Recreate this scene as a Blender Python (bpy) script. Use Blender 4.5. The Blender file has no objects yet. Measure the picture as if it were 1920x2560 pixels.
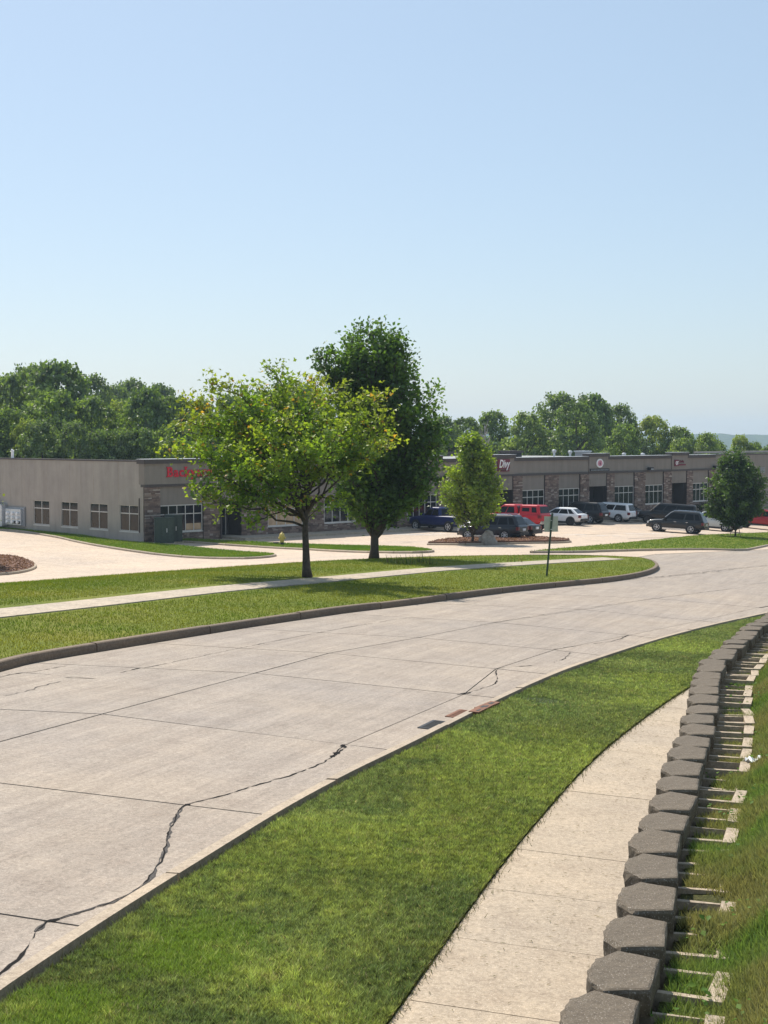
import bpy, bmesh, math, random
import numpy as np
from mathutils import Vector, Matrix, noise
from mathutils.geometry import delaunay_2d_cdt
R = math.radians
random.seed(7); rng = np.random.default_rng(7)
sc = bpy.context.scene
COL = sc.collection

# ------------------------------------------------------------------ camera
F_PX, PITCH = 3600.0, math.atan(185 / 3600.0)      # photo is 1920x2560; the eye is the world origin
cd = bpy.data.cameras.new('camera'); cam = bpy.data.objects.new('camera', cd); COL.objects.link(cam)
cd.sensor_fit = 'VERTICAL'; cd.sensor_height = 36; cd.lens = 36 * F_PX / 2560
cd.clip_start = 0.1; cd.clip_end = 20000
cam.location = (0, 0, 0); cam.rotation_euler = (math.pi / 2 - PITCH, 0, 0)
sc.camera = cam
# ------------------------------------------------------------------ sky, sun, exposure
SUN_EL, SUN_AZ = R(51), (-0.46, 0.89)              # azimuth as the ground direction towards the sun
w = bpy.data.worlds.new('World'); sc.world = w; w.use_nodes = True
wn = w.node_tree.nodes; wl = w.node_tree.links
sky = wn.new('ShaderNodeTexSky'); sky.sky_type = 'NISHITA'; sky.sun_disc = False
sky.sun_elevation = SUN_EL; sky.sun_rotation = math.atan2(SUN_AZ[0], SUN_AZ[1])
sky.altitude = 0; sky.air_density = 1.0; sky.dust_density = 0.9; sky.ozone_density = 1.8
tint = wn.new('ShaderNodeMix'); tint.data_type = 'RGBA'; tint.blend_type = 'MULTIPLY'; tint.inputs[0].default_value = 1; tint.inputs[7].default_value = (.98, .96, 1.0, 1)
wl.new(sky.outputs[0], tint.inputs[6]); veil = wn.new('ShaderNodeMix'); veil.data_type = 'RGBA'   # the even pale veil of a humid summer sky
veil.inputs[0].default_value = .47; veil.inputs[7].default_value = (4.35, 5.75, 6.7, 1); wl.new(tint.outputs[2], veil.inputs[6]); wl.new(veil.outputs[2], wn['Background'].inputs[0]); wn['Background'].inputs[1].default_value = 0.097
ld = bpy.data.lights.new('sun', 'SUN'); sun = bpy.data.objects.new('sun', ld); COL.objects.link(sun)
ld.energy = 5.0; ld.angle = R(0.55); ld.color = (1.0, 0.935, 0.83)
sdir = Vector((SUN_AZ[0], SUN_AZ[1], 0)).normalized() * math.cos(SUN_EL) + Vector((0, 0, math.sin(SUN_EL)))
sun.rotation_euler = sdir.to_track_quat('Z', 'Y').to_euler()
sc.view_settings.view_transform = 'Standard'; sc.view_settings.look = 'None'
sc.view_settings.exposure = 0.38; sc.view_settings.gamma = 1.0; sc.view_settings.use_curve_mapping = False
sc.cycles.use_denoising = True; sc.cycles.sample_clamp_indirect = 4; sc.cycles.max_bounces = 6; sc.cycles.volume_bounces = 0; sc.cycles.transparent_max_bounces = 8

# ------------------------------------------------------------------ terrain
def sm(t): t = np.clip(t, 0, 1); return t * t * (3 - 2 * t)
def Hn(x, y):
    x = np.clip(np.asarray(x, float), -70, 80); y = np.clip(np.asarray(y, float), -30, 190)
    Q = -3.85 - .05 * x - .025 * y
    L = -7.5 - .013 * x - .001 * (y - 112)
    k = sm((y - 1.91 * x - 52.8) / 2.156 / 30)
    return Q * (1 - k) + L * k
def H(x, y): return float(Hn(x, y))
_cp, _sp = math.cos(PITCH), math.sin(PITCH)
def ray(px, py):
    a, b = (px - 960) / F_PX, (1280 - py) / F_PX
    return np.array((a, _cp + b * _sp, b * _cp - _sp))
def gp(px, py, off=0.0):                            # where the photo's pixel meets the ground (+off)
    d = ray(px, py); d = d / d[1]
    t = np.arange(3, 260, .25)
    f = d[2] * t - (Hn(d[0] * t, t) + off)
    i = int(np.argmax(f < 0))
    if f[i] >= 0: i = len(t) - 1
    t0 = t[max(i - 1, 0)]; f0 = f[max(i - 1, 0)]; f1 = f[i]
    tt = t0 + .25 * f0 / (f0 - f1) if f0 != f1 else t0
    return np.array((d[0] * tt, tt))
def at(px, py, Y):                                  # the point of that pixel's ray at distance Y
    d = ray(px, py); return d * (Y / d[1])
def gps(pts, off=0.0): return [gp(x, y, off) for x, y in pts]

# ------------------------------------------------------------------ materials
class NT:
    def __init__(s, name):
        s.m = bpy.data.materials.new(name); s.m.use_nodes = True
        s.n = s.m.node_tree.nodes; s.l = s.m.node_tree.links; s.p = s.n['Principled BSDF']
        s.co = s.n.new('ShaderNodeTexCoord').outputs['Object']
    def noise(s, scale, detail=4, rough=.6, vec=None, dist=0):
        t = s.n.new('ShaderNodeTexNoise'); t.inputs['Scale'].default_value = scale; t.inputs['Detail'].default_value = detail
        t.inputs['Roughness'].default_value = rough; t.inputs['Distortion'].default_value = dist
        s.l.new(vec or s.co, t.inputs['Vector']); return t.outputs[0]
    def ramp(s, fac, stops):
        r = s.n.new('ShaderNodeValToRGB'); e = r.color_ramp.elements
        while len(e) < len(stops): e.new(.5)
        for q, (p, c) in zip(e, stops): q.position = p; q.color = (*c, 1) if len(c) == 3 else c
        s.l.new(fac, r.inputs[0]); return r.outputs[0]
    def mix(s, fac, a, b, mode='MIX'):
        x = s.n.new('ShaderNodeMix'); x.data_type = 'RGBA'; x.blend_type = mode
        for i, v in ((0, fac), (6, a), (7, b)):
            if isinstance(v, (int, float)): x.inputs[i].default_value = v
            elif isinstance(v, tuple): x.inputs[i].default_value = (*v, 1)
            else: s.l.new(v, x.inputs[i])
        return x.outputs[2]
    def map(s, scale=(1, 1, 1), rotz=0):
        v = s.n.new('ShaderNodeMapping'); v.vector_type = 'TEXTURE' if scale != (1, 1, 1) else 'POINT'; scale = tuple(1/q for q in scale); v.inputs['Scale'].default_value = scale; v.inputs['Rotation'].default_value = (0, 0, rotz)
        s.l.new(s.co, v.inputs[0]); return v.outputs[0]
    def math(s, op, a, b):
        x = s.n.new('ShaderNodeMath'); x.operation = op
        for i, v in enumerate((a, b)):
            if isinstance(v, (int, float)): x.inputs[i].default_value = v
            else: s.l.new(v, x.inputs[i])
        return x.outputs[0]
    def attr(s, name):
        a = s.n.new('ShaderNodeAttribute'); a.attribute_name = name; return a.outputs['Color']
    def rnd(s): return s.n.new('ShaderNodeObjectInfo').outputs['Random']
    def bump(s, h, strength, dist=.01):
        b = s.n.new('ShaderNodeBump'); b.inputs['Strength'].default_value = strength; b.inputs['Distance'].default_value = dist
        s.l.new(h, b.inputs['Height']); s.l.new(b.outputs[0], s.p.inputs['Normal'])
    def col(s, c):
        if isinstance(c, tuple): s.p.inputs['Base Color'].default_value = (*c, 1)
        else: s.l.new(c, s.p.inputs['Base Color'])
    def rough(s, r, metal=0.0, spec=.5):
        s.p.inputs['Roughness'].default_value = r; s.p.inputs['Metallic'].default_value = metal
        s.p.inputs['Specular IOR Level'].default_value = spec
M = {}
def plain(name, c, rough=.6, metal=0., var=.12, scale=6., spec=.4, bump=0., coat=0.):
    t = NT(name); f = t.noise(scale, 4)
    t.col(t.ramp(f, [(.3, tuple(v * (1 - var) for v in c)), (.7, tuple(min(1, v * (1 + var)) for v in c))]))
    t.rough(rough, metal, spec)
    if coat: t.p.inputs['Coat Weight'].default_value = coat; t.p.inputs['Coat Roughness'].default_value = .04
    if bump: t.bump(t.noise(scale * 6, 3), bump)
    M[name] = t.m; return t.m
def concrete(name, c, streak_rot=None, joints=None, speck=.5, fine=1.0, ang=0.):
    t = NT(name); c = np.array(c)
    f1 = t.noise(.22, 5, .6); f2 = t.noise(1.6, 6, .7); f3 = t.noise(38 * fine, 3, .7); f4 = t.noise(95 * fine, 2)
    a = t.ramp(f1, [(.3, tuple(c * (.9, .9, .93))), (.7, tuple(c * (1.07, 1.03, .98)))])
    a = t.mix(.5, a, t.ramp(f2, [(.32, (.38, .36, .35)), (.5, (.5, .5, .5)), (.68, (.6, .585, .57))]), 'OVERLAY')
    if streak_rot is not None:
        st = t.noise(1.0, 5, .7, t.map((3.2, .12, 1), streak_rot))
        a = t.mix(.5, a, t.ramp(st, [(.3, (.36, .345, .34)), (.55, (.5, .5, .5)), (.72, (.60, .59, .58))]), 'OVERLAY')
        st2 = t.noise(1.0, 4, .75, t.map((14, .5, 1), streak_rot)); a = t.mix(.45, a, t.ramp(st2, [(.3, (.36, .35, .34)), (.5, (.5, .5, .5)), (.7, (.62, .61, .6))]), 'OVERLAY')
    a = t.mix(.6, a, t.ramp(f3, [(.3, (.33, .32, .31)), (.5, (.5, .5, .5)), (.7, (.6, .6, .6))]), 'OVERLAY')
    a = t.mix(speck, a, t.ramp(f4, [(.6, (0, 0, 0)), (.72, (.5, .48, .45))]), 'ADD') if speck else a
    a = t.mix(.75, a, t.ramp(f4, [(.27, (.3, .28, .26)), (.36, (1, 1, 1))]), 'MULTIPLY')
    f5 = t.noise(17 * fine, 5, .8); a = t.mix(.7, a, t.ramp(f5, [(.3, (.3, .29, .28)), (.5, (.5, .5, .5)), (.7, (.66, .65, .63))]), 'OVERLAY')
    if joints:
        b = t.n.new('ShaderNodeTexBrick'); b.offset = 0; b.inputs['Scale'].default_value = 1
        b.inputs['Brick Width'].default_value = joints; b.inputs['Row Height'].default_value = joints
        b.inputs['Mortar Size'].default_value = .022; b.inputs['Color1'].default_value = (1, 1, 1, 1)
        b.inputs['Color2'].default_value = (.93, .925, .92, 1); b.inputs['Mortar'].default_value = (.5, .46, .42, 1)
        t.l.new(t.map((1, 1, 1), ang), b.inputs['Vector'])
        a = t.mix(.75, a, b.outputs[0], 'MULTIPLY')
    r = t.ramp(t.rnd(), [(0, (.93, .93, .93)), (1, (1.0, .985, .965))])
    a = t.mix(1.0, a, r, 'MULTIPLY')
    t.col(a); t.rough(.85, 0, .25); t.bump(t.mix(.5, f3, f4), .2, .003); M[name] = t.m
FA = R(46.2)                                        # angle of the long facade
concrete('road', (.325, .283, .243), R(-20), None, .5)
concrete('lot', (.50, .415, .335), None, 4.6, .2, .3, -FA)
concrete('walk', (.40, .338, .262), None, None, .55)
concrete('far_walk', (.42, .365, .295), None, None, .3, .4)
concrete('kerb', (.38, .32, .25), None, None, .4)
concrete('kerb_far_shaded', (.18, .14, .105), None, None, .3)  # kerb concrete with the shade of its road face put into the colour
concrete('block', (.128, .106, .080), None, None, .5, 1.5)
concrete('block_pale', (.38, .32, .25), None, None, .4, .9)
plain('tar', (.014, .013, .013), .95, var=.4, scale=30, spec=.1)
plain('tar_grey', (.085, .078, .074), .95, var=.5, scale=40, spec=.1)
plain('dirt', (.05, .037, .025), .95, var=.4, scale=30, bump=.5)
plain('white_line', (.75, .72, .68), .7, var=.08)
def lawn_mat(name, cols, patch=.35):
    t = NT(name)
    a = t.ramp(t.noise(patch, 5, .65), [(.3, cols[0]), (.52, cols[1]), (.72, cols[2])])
    a = t.mix(.65, a, t.ramp(t.noise(3.1, 6, .75), [(.3, (.25, .25, .25)), (.5, (.5, .5, .5)), (.7, (.68, .66, .6))]), 'OVERLAY')
    f = t.noise(46, 3, .8)
    a = t.mix(.7, a, t.ramp(f, [(.3, (.18, .18, .18)), (.5, (.5, .5, .5)), (.7, (.75, .75, .7))]), 'OVERLAY')
    t.col(a); t.rough(.9, 0, .15); t.bump(f, .8, .04); M[name] = t.m
lawn_mat('lawn', [(.04, .058, .018), (.06, .083, .024), (.09, .11, .034)])
lawn_mat('lawn_far', [(.115, .15, .018), (.15, .18, .02), (.20, .195, .03)], .22)
lawn_mat('lawn_bank', [(.075, .065, .03), (.08, .09, .03), (.12, .11, .045)], .8)
lawn_mat('field', [(.04, .07, .02), (.05, .085, .025), (.06, .09, .03)], .05)
def leaf_mat(name, trans=.35, rough=.45, up=None):
    t = NT(name); c = t.attr('Col')
    d = t.n.new('ShaderNodeBsdfDiffuse'); tr = t.n.new('ShaderNodeBsdfTranslucent'); g = t.n.new('ShaderNodeBsdfGlossy')
    g.inputs['Roughness'].default_value = rough; g.inputs['Color'].default_value = (1, 1, 1, 1)
    t.l.new(c, d.inputs[0])
    tc = t.mix(1.0, c, (1.6, 1.75, .7) if name == 'leaf' else (1.25, 1.3, .85), 'MULTIPLY'); t.l.new(tc, tr.inputs[0])
    m1 = t.n.new('ShaderNodeMixShader'); m1.inputs[0].default_value = trans
    t.l.new(d.outputs[0], m1.inputs[1]); t.l.new(tr.outputs[0], m1.inputs[2])
    m2 = t.n.new('ShaderNodeMixShader'); m2.inputs[0].default_value = .03 if name == 'leaf' else .012
    t.l.new(m1.outputs[0], m2.inputs[1]); t.l.new(g.outputs[0], m2.inputs[2])
    t.l.new(m2.outputs[0], t.n['Material Output'].inputs[0]); M[name] = t.m
leaf_mat('leaf', .40); leaf_mat('blade', .30, .6)
plain('bark', (.075, .058, .045), .9, var=.4, scale=9, bump=.7)
plain('bark_dead', (.32, .28, .25), .9, var=.3, scale=9)
plain('eifs', (.25, .215, .185), .9, var=.05, scale=1.2, bump=.15)
plain('precast', (.36, .315, .275), .9, var=.09, scale=.8, bump=.25)
for n_ in ('eifs', 'precast'):
    t = NT.__new__(NT); t.m = M[n_]; t.n = t.m.node_tree.nodes; t.l = t.m.node_tree.links; t.p = t.n['Principled BSDF']; t.co = t.n.new('ShaderNodeTexCoord').outputs['Object']
    src = t.p.inputs['Base Color'].links[0].from_socket
    f = t.noise(1.0, 5, .7, t.map((1.8, 1.8, .16)))
    a = t.mix(.55, src, t.ramp(f, [(.28, (.36, .35, .34)), (.5, (.5, .5, .5)), (.72, (.6, .59, .58))]), 'OVERLAY'); t.col(a)
plain('cap', (.075, .06, .056), .6, var=.1)
plain('metal_cap', (.6, .62, .64), .4, .3)
t = NT('stone'); t.col(t.mix(.5, t.attr('Col'), t.ramp(t.noise(14, 4), [(.3, (.35, .35, .35)), (.7, (.65, .65, .65))]), 'OVERLAY')); t.rough(.9); M['stone'] = t.m
plain('alu', (.62, .58, .54), .5, .1)
t = NT('glass'); t.col(t.ramp(t.noise(.6, 2), [(.3, (.010, .011, .014)), (.7, (.022, .022, .026))])); t.rough(.06, 0, .3); M['glass'] = t.m
t = NT('glass_tan'); t.col(t.ramp(t.noise(.9, 3), [(.35, (.02, .015, .012)), (.65, (.045, .033, .025))])); t.rough(.1, 0, .3); M['glass_tan'] = t.m
t = NT('glass_blind'); t.col(t.ramp(t.noise(1.5, 3), [(.35, (.40, .27, .16)), (.65, (.55, .38, .24))])); t.rough(.25, 0, .5); M['glass_blind'] = t.m
t = NT('car_glass'); t.col((.006, .007, .009)); t.rough(.10, 0, .2); M['car_glass'] = t.m
plain('recess', (.05, .038, .034), .8)
plain('roof_membrane', (.27, .275, .28), .8)
plain('galv', (.55, .57, .6), .4, .6)
plain('grey_metal', (.30, .31, .33), .5, .2)
plain('dark_metal', (.03, .03, .033), .5, .4)
plain('util_green', (.045, .065, .055), .5, .0, var=.15)
plain('hydrant_yellow', (.62, .47, .13), .45)
plain('black', (.012, .012, .012), .6)
plain('rust', (.20, .095, .06), .85, .2, var=.3, scale=18)
plain('sign_red', (.60, .012, .035), .5); plain('maroon', (.17, .015, .035), .5)
plain('sign_white', (.85, .83, .83), .5); plain('sign_blue', (.05, .09, .55), .45); plain('pinkish', (.62, .26, .34), .5)
plain('sign_back', (.42, .45, .38), .5, .3); plain('post_green', (.045, .075, .06), .6, .2)
plain('wood', (.22, .15, .09), .9); plain('mulch', (.15, .075, .05), .95, var=.5, scale=16, bump=1.0)
plain('rock', (.30, .26, .22), .9, var=.3, scale=5, bump=.8)
plain('paper', (.88, .88, .88), .6)
plain('tyre', (.018, .018, .019), .85); plain('rim', (.60, .60, .61), .35, .25); plain('rim_dark', (.05, .05, .055), .35, .6)
plain('trim', (.018, .018, .02), .5); plain('chrome', (.75, .76, .78), .15, .9)
plain('tail_red', (.16, .010, .014), .3); plain('lamp_clear', (.6, .62, .65), .15, .3)
plain('plate', (.75, .77, .8), .5)
for n_, c_ in dict(paint_red=(.48, .006, .015), paint_red_dark=(.33, .005, .012), paint_blue=(.007, .016, .09), paint_grey=(.020, .022, .031), paint_black=(.004, .004, .005),
                   paint_white=(.78, .79, .81), paint_graphite=(.018, .020, .022), paint_silver=(.55, .57, .56)).items():
    plain(n_, c_, .35, .0, var=.02, spec=.3, coat=.4)

# ------------------------------------------------------------------ object helpers
def mesh(name, V, Fc, mt, parent=None, smooth=False):
    me = bpy.data.meshes.new(name); me.from_pydata([tuple(v) for v in V], [], [tuple(f) for f in Fc]); me.update()
    if mt is not None: me.materials.append(M[mt])
    if smooth: me.polygons.foreach_set('use_smooth', [True] * len(me.polygons))
    return link(name, me, parent)
def link(name, me, parent=None):
    o = bpy.data.objects.new(name, me); COL.objects.link(o)
    if parent is not None: o.parent = parent
    return o
def empty(name, loc=(0, 0, 0), rz=0.0):
    o = bpy.data.objects.new(name, None); COL.objects.link(o); o.location = loc; o.rotation_euler = (0, 0, rz); o.empty_display_size = .2; return o
def tag(o, label=None, cat=None, group=None, kind=None):
    if label: o['label'] = label
    if cat: o['category'] = cat
    if group: o['group'] = group
    if kind: o['kind'] = kind
    return o
class MB:
    def __init__(s): s.V = []; s.F = []; s.C = []
    def box(s, a, b, c=None):
        i = len(s.V); (x0, y0, z0), (x1, y1, z1) = a, b
        s.V += [(x0, y0, z0), (x1, y0, z0), (x1, y1, z0), (x0, y1, z0), (x0, y0, z1), (x1, y0, z1), (x1, y1, z1), (x0, y1, z1)]
        s.F += [(i, i+3, i+2, i+1), (i+4, i+5, i+6, i+7), (i, i+1, i+5, i+4), (i+1, i+2, i+6, i+5), (i+2, i+3, i+7, i+6), (i+3, i, i+4, i+7)]
        if c is not None: s.C += [c] * 8
        return s
    def prism(s, poly, z0, z1, top_in=0.0):
        i = len(s.V); n = len(poly); c = np.mean(np.array(poly), axis=0)
        s.V += [(x, y, z0) for x, y in poly]; s.V += [(x + (c[0]-x)*top_in, y + (c[1]-y)*top_in, z1) for x, y in poly]
        s.F += [tuple(range(i+n-1, i-1, -1)), tuple(range(i+n, i+2*n))]
        s.F += [(i+k, i+(k+1) % n, i+n+(k+1) % n, i+n+k) for k in range(n)]; return s
    def tube(s, pts, rad, n=6, cap=True):
        pts = [np.asarray(p, float) for p in pts]; base = len(s.V); m = len(pts)
        if not hasattr(rad, '__len__'): rad = [rad] * m
        for k, p in enumerate(pts):
            d = pts[min(k+1, m-1)] - pts[max(k-1, 0)]; d = d / (np.linalg.norm(d) + 1e-9)
            u = np.cross(d, (0, 0, 1) if abs(d[2]) < .9 else (1, 0, 0)); u /= np.linalg.norm(u); v = np.cross(d, u)
            for j in range(n):
                a = 2 * math.pi * j / n; s.V.append(tuple(p + rad[k] * (u * math.cos(a) + v * math.sin(a))))
        for k in range(m - 1):
            for j in range(n):
                a, b = base + k*n + j, base + k*n + (j+1) % n; s.F.append((a, a+n, b+n, b))
        if cap: s.F.append(tuple(range(base, base+n))); s.F.append(tuple(range(base+m*n-1, base+m*n-n-1, -1)))
        return s
    def lathe(s, prof, c, axis='z', n=16):
        i = len(s.V); m = len(prof)
        for r, h in prof:
            for j in range(n):
                a = 2 * math.pi * j / n; x, y = r * math.cos(a), r * math.sin(a)
                p = (x, y, h) if axis == 'z' else (x, h, y)
                s.V.append((c[0]+p[0], c[1]+p[1], c[2]+p[2]))
        for k in range(m-1):
            for j in range(n):
                a, b = i+k*n+j, i+k*n+(j+1) % n; s.F.append((a, b, b+n, a+n) if axis == 'z' else (a, a+n, b+n, b))
        s.F.append(tuple(range(i, i+n))); s.F.append(tuple(range(i+m*n-1, i+m*n-n-1, -1))); return s
    def quad(s, a, b, c, d):
        i = len(s.V); s.V += [tuple(a), tuple(b), tuple(c), tuple(d)]; s.F.append((i, i+1, i+2, i+3)); return s
    def build(s, name, mt, parent=None, smooth=False):
        o = mesh(name, s.V, s.F, mt, parent, smooth)
        if s.C:
            a = o.data.color_attributes.new('Col', 'FLOAT_COLOR', 'POINT')
            a.data.foreach_set('color', np.array([(*c, 1) for c in s.C], np.float32).ravel())
        return o
def inside(poly, P):
    poly = np.asarray(poly); x, y = P[:, 0], P[:, 1]; r = np.zeros(len(P), bool); j = len(poly) - 1
    for i in range(len(poly)):
        xi, yi = poly[i]; xj, yj = poly[j]
        c = ((yi > y) != (yj > y)) & (x < (xj - xi) * (y - yi) / (yj - yi + 1e-12) + xi); r ^= c; j = i
    return r
def sheet(name, poly, off, mt, step=1.0, parent=None, skirt=.15, zf=None):
    """a surface of the given outline that follows the ground, with a skirt down its edge"""
    zf = zf or Hn
    pl = []
    for i in range(len(poly)):
        a, b = np.asarray(poly[i]), np.asarray(poly[(i+1) % len(poly)]); n = max(1, int(np.linalg.norm(b-a) / step))
        pl += [a + (b-a)*k/n for k in range(n)]
    pl = np.array(pl); lo, hi = pl.min(0), pl.max(0)
    gx, gy = np.meshgrid(np.arange(lo[0], hi[0], step), np.arange(lo[1], hi[1], step)); G = np.stack([gx.ravel(), gy.ravel()], 1)
    G = G + rng.uniform(-.2, .2, G.shape) * step; G = G[inside(pl, G)]
    n = len(pl); vs = [Vector(p) for p in np.vstack([pl, G])]
    v, e, f, ov, oe, of = delaunay_2d_cdt(vs, [], [list(range(n))], 1, 1e-5)
    v = np.array([tuple(p) for p in v]); z = zf(v[:, 0], v[:, 1]) + off
    V = [tuple(p) for p in np.column_stack([v, z])]; Fc = [tuple(q) for q in f]
    cnt = {}
    for q in Fc:
        for k in range(len(q)):
            a, b = q[k], q[(k+1) % len(q)]; cnt[(a, b)] = 1
    bd = [(a, b) for (a, b) in cnt if (b, a) not in cnt]; low = {}
    for a, b in bd:
        for q in (a, b):
            if q not in low: low[q] = len(V); V.append((V[q][0], V[q][1], V[q][2] - skirt))
    Fc += [(b, a, low[a], low[b]) for a, b in bd]
    return mesh(name, V, Fc, mt, parent)
def resample(P, ds):
    P = np.asarray(P, float); d = np.r_[0, np.cumsum(np.linalg.norm(np.diff(P, axis=0), axis=1))]
    n = max(2, int(round(d[-1] / ds)) + 1); s = np.linspace(0, d[-1], n)
    return np.stack([np.interp(s, d, P[:, k]) for k in range(P.shape[1])], 1)
def smooth_line(P, it=2):
    P = np.asarray(P, float)
    for _ in range(it):                              # Chaikin
        q = [P[0]]
        for a, b in zip(P[:-1], P[1:]): q += [a*.75+b*.25, a*.25+b*.75]
        q.append(P[-1]); P = np.array(q)
    return P
def normals(P):
    d = np.gradient(P, axis=0); d /= np.linalg.norm(d, axis=1)[:, None] + 1e-9; return np.stack([-d[:, 1], d[:, 0]], 1)   # to the left
def offset(P, d): P = np.asarray(P); return P + normals(P) * d
def kerb(parent, line, side, top=.13, wid=.16, seg=4.5, mt='kerb', low=-.06):
    """kerb stones along a line whose road edge is the line; the stone lies on `side` of it"""
    P = resample(line, .5); n = normals(P); k = max(2, int(round(seg / .5))); i = 0
    while i < len(P) - 1:
        q = P[i:i+k+1].copy(); m = n[i:i+k+1]
        if len(q) < 2: break
        t0 = (q[1]-q[0]) / np.linalg.norm(q[1]-q[0]); q[0] += t0 * .022; t1 = (q[-1]-q[-2]) / np.linalg.norm(q[-1]-q[-2]); q[-1] -= t1 * .022
        dz = random.uniform(-.008, .008); V = []; prof = [(0, low), (.0, top*.55), (.018, top-.02), (.04, top), (wid, top+.004), (wid, low)]
        for p, u in zip(q, m):
            z = H(*p)
            for a, h in prof: V.append((*(p + u*side*a), z + h + dz))
        Fc = []; w_ = len(prof)
        for a in range(len(q)-1):
            for b in range(w_-1):
                f = (a*w_+b, a*w_+b+1, (a+1)*w_+b+1, (a+1)*w_+b); Fc.append(f if side < 0 else f[::-1])
        Fc += [tuple(range(w_)), tuple(range(len(q)*w_-1, len(q)*w_-w_-1, -1))]
        mesh('kerb_stone', V, Fc, mt, parent); i += k
def strip(name, line, wid, off, mt, parent, zf=None):
    P = np.asarray(line); n = normals(P); V = []; Fc = []
    wid = np.broadcast_to(wid, len(P))
    for p, u, q in zip(P, n, wid):
        for s in (-.5, .5): x = p + u*q*s; V.append((*x, (H(*x) if zf is None else zf(*x)) + off))
    for i in range(len(P)-1): Fc.append((2*i, 2*i+2, 2*i+3, 2*i+1)) 
    Fc = [f[::-1] for f in Fc]
    return mesh(name, V, Fc, mt, parent)
def leaves(C, D, Nn, size, cols, name, mt='leaf', parent=None, fold=.25, wid=.75):
    """many leaves: centres C, long directions D, normals Nn"""
    n = len(C); D = D / (np.linalg.norm(D, axis=1)[:, None] + 1e-9)
    S = np.cross(D, Nn); S /= np.linalg.norm(S, axis=1)[:, None] + 1e-9; U = np.cross(S, D)
    sz = np.broadcast_to(size, n)[:, None]
    a = C - D*sz*.5; b = C + S*sz*.5*wid + U*sz*fold*.5 - D*sz*.05; c = C + D*sz*.5; d = C - S*sz*.5*wid + U*sz*fold*.5 - D*sz*.05
    V = np.stack([a, b, c, d], 1).reshape(-1, 3); i = np.arange(n)*4
    Fi = np.stack([i, i+1, i+2, i, i+2, i+3], 1).ravel()
    return trimesh(name, V, Fi, np.repeat(cols, 4, 0), mt, parent)
def maple_leaves(C, D, Nn, size, cols, name, mt, parent):
    n = len(C); D = D/(np.linalg.norm(D, axis=1)[:, None] + 1e-9); S = np.cross(D, Nn); S /= np.linalg.norm(S, axis=1)[:, None] + 1e-9; U = np.cross(S, D); z = np.broadcast_to(size, n)[:, None]
    sh = [(-.5, 0, 0), (-.18, .5, .14), (.02, .22, .06), (.55, 0, -.05), (.02, -.22, .06), (-.18, -.5, .14)]
    V = np.stack([C + D*z*a + S*z*b + U*z*c for a, b, c in sh], 1).reshape(-1, 3); i = np.arange(n)*6
    Fi = np.stack([i, i+1, i+2, i, i+2, i+3, i, i+3, i+4, i, i+4, i+5], 1).ravel()
    return trimesh(name, V, Fi, np.repeat(cols, 6, 0), mt, parent)
def trimesh(name, V, Fi, cols, mt, parent=None):
    me = bpy.data.meshes.new(name); me.vertices.add(len(V)); me.vertices.foreach_set('co', V.astype(np.float32).ravel())
    nt = len(Fi)//3; me.loops.add(len(Fi)); me.loops.foreach_set('vertex_index', Fi.astype(np.int32))
    me.polygons.add(nt); me.polygons.foreach_set('loop_start', np.arange(nt, dtype=np.int32)*3)
    me.update(calc_edges=True)
    a = me.color_attributes.new('Col', 'FLOAT_COLOR', 'POINT')
    a.data.foreach_set('color', np.column_stack([cols, np.ones(len(cols))]).astype(np.float32).ravel())
    me.materials.append(M[mt]); return link(name, me, parent)
def text_mesh(s, size, depth, bold=.0, shear=0.):
    cu = bpy.data.curves.new('lettering', 'FONT'); cu.body = s; cu.size = size; cu.extrude = depth; cu.offset = bold; cu.shear = shear
    cu.align_x = 'CENTER'; cu.resolution_u = 3
    o = bpy.data.objects.new('lettering', cu); COL.objects.link(o); bpy.context.view_layer.update()
    me = bpy.data.meshes.new_from_object(o.evaluated_get(bpy.context.evaluated_depsgraph_get()))
    bpy.data.objects.remove(o); bpy.data.curves.remove(cu); me.name = 'lettering'; return me

# ------------------------------------------------------------------ the ground far and near
def far_z(x, y):
    h = Hn(x, y) - .35; d = np.hypot(x, y); k = sm((d - 190) / 900); return h*(1-k) + -38*k
xs = np.r_[-6000, -3000, -1500, -800, -400, -200, np.linspace(-120, 120, 49), 200, 400, 800, 1500, 3000, 6000]
ys = np.r_[-1500, -500, -200, -80, np.linspace(-30, 200, 47), 260, 350, 500, 800, 1200, 1800, 2600, 4000, 7000]
gx, gy = np.meshgrid(xs, ys); gz = far_z(gx, gy); nx, ny = len(xs), len(ys)
V = np.stack([gx, gy, gz], -1).reshape(-1, 3)
Fc = [(j*nx+i, j*nx+i+1, (j+1)*nx+i+1, (j+1)*nx+i) for j in range(ny-1) for i in range(nx-1)]
tag(mesh('ground', V, Fc, 'field'), kind='structure')
# distant wooded hills beyond the valley
V = []; Fc = []; n = 1000
prof = [(0, -45), (150, -20), (330, 0.30), (430, .8), (560, 1.0), (900, .9)]
for i in range(n):
    x = -1600 + 4200*i/(n-1)
    top = 9 + 9*noise.noise((x*.0018, 1, 0)) + 4.0*noise.noise((x*.021, 5, 0)) + 3.0*noise.noise((x*.06, 9, 0)) + 2.0*noise.noise((x*.19, 2, 0))
    for k, (dy, f) in enumerate(prof):
        V.append((x, 2250 + dy, f if k < 2 else -14 + (top+14)*f + 1.5*noise.noise((x*.06, dy, 0))))
for i in range(n-1):
    for k in range(5): a = i*6+k; Fc.append((a, a+6, a+7, a+1))
hm = NT('hill_wood'); hm.col(hm.ramp(hm.noise(.035, 5, .7), [(.35, (.03, .05, .02)), (.65, (.07, .10, .035))])); hm.rough(1, 0, 0); M['hill_wood'] = hm.m
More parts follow.
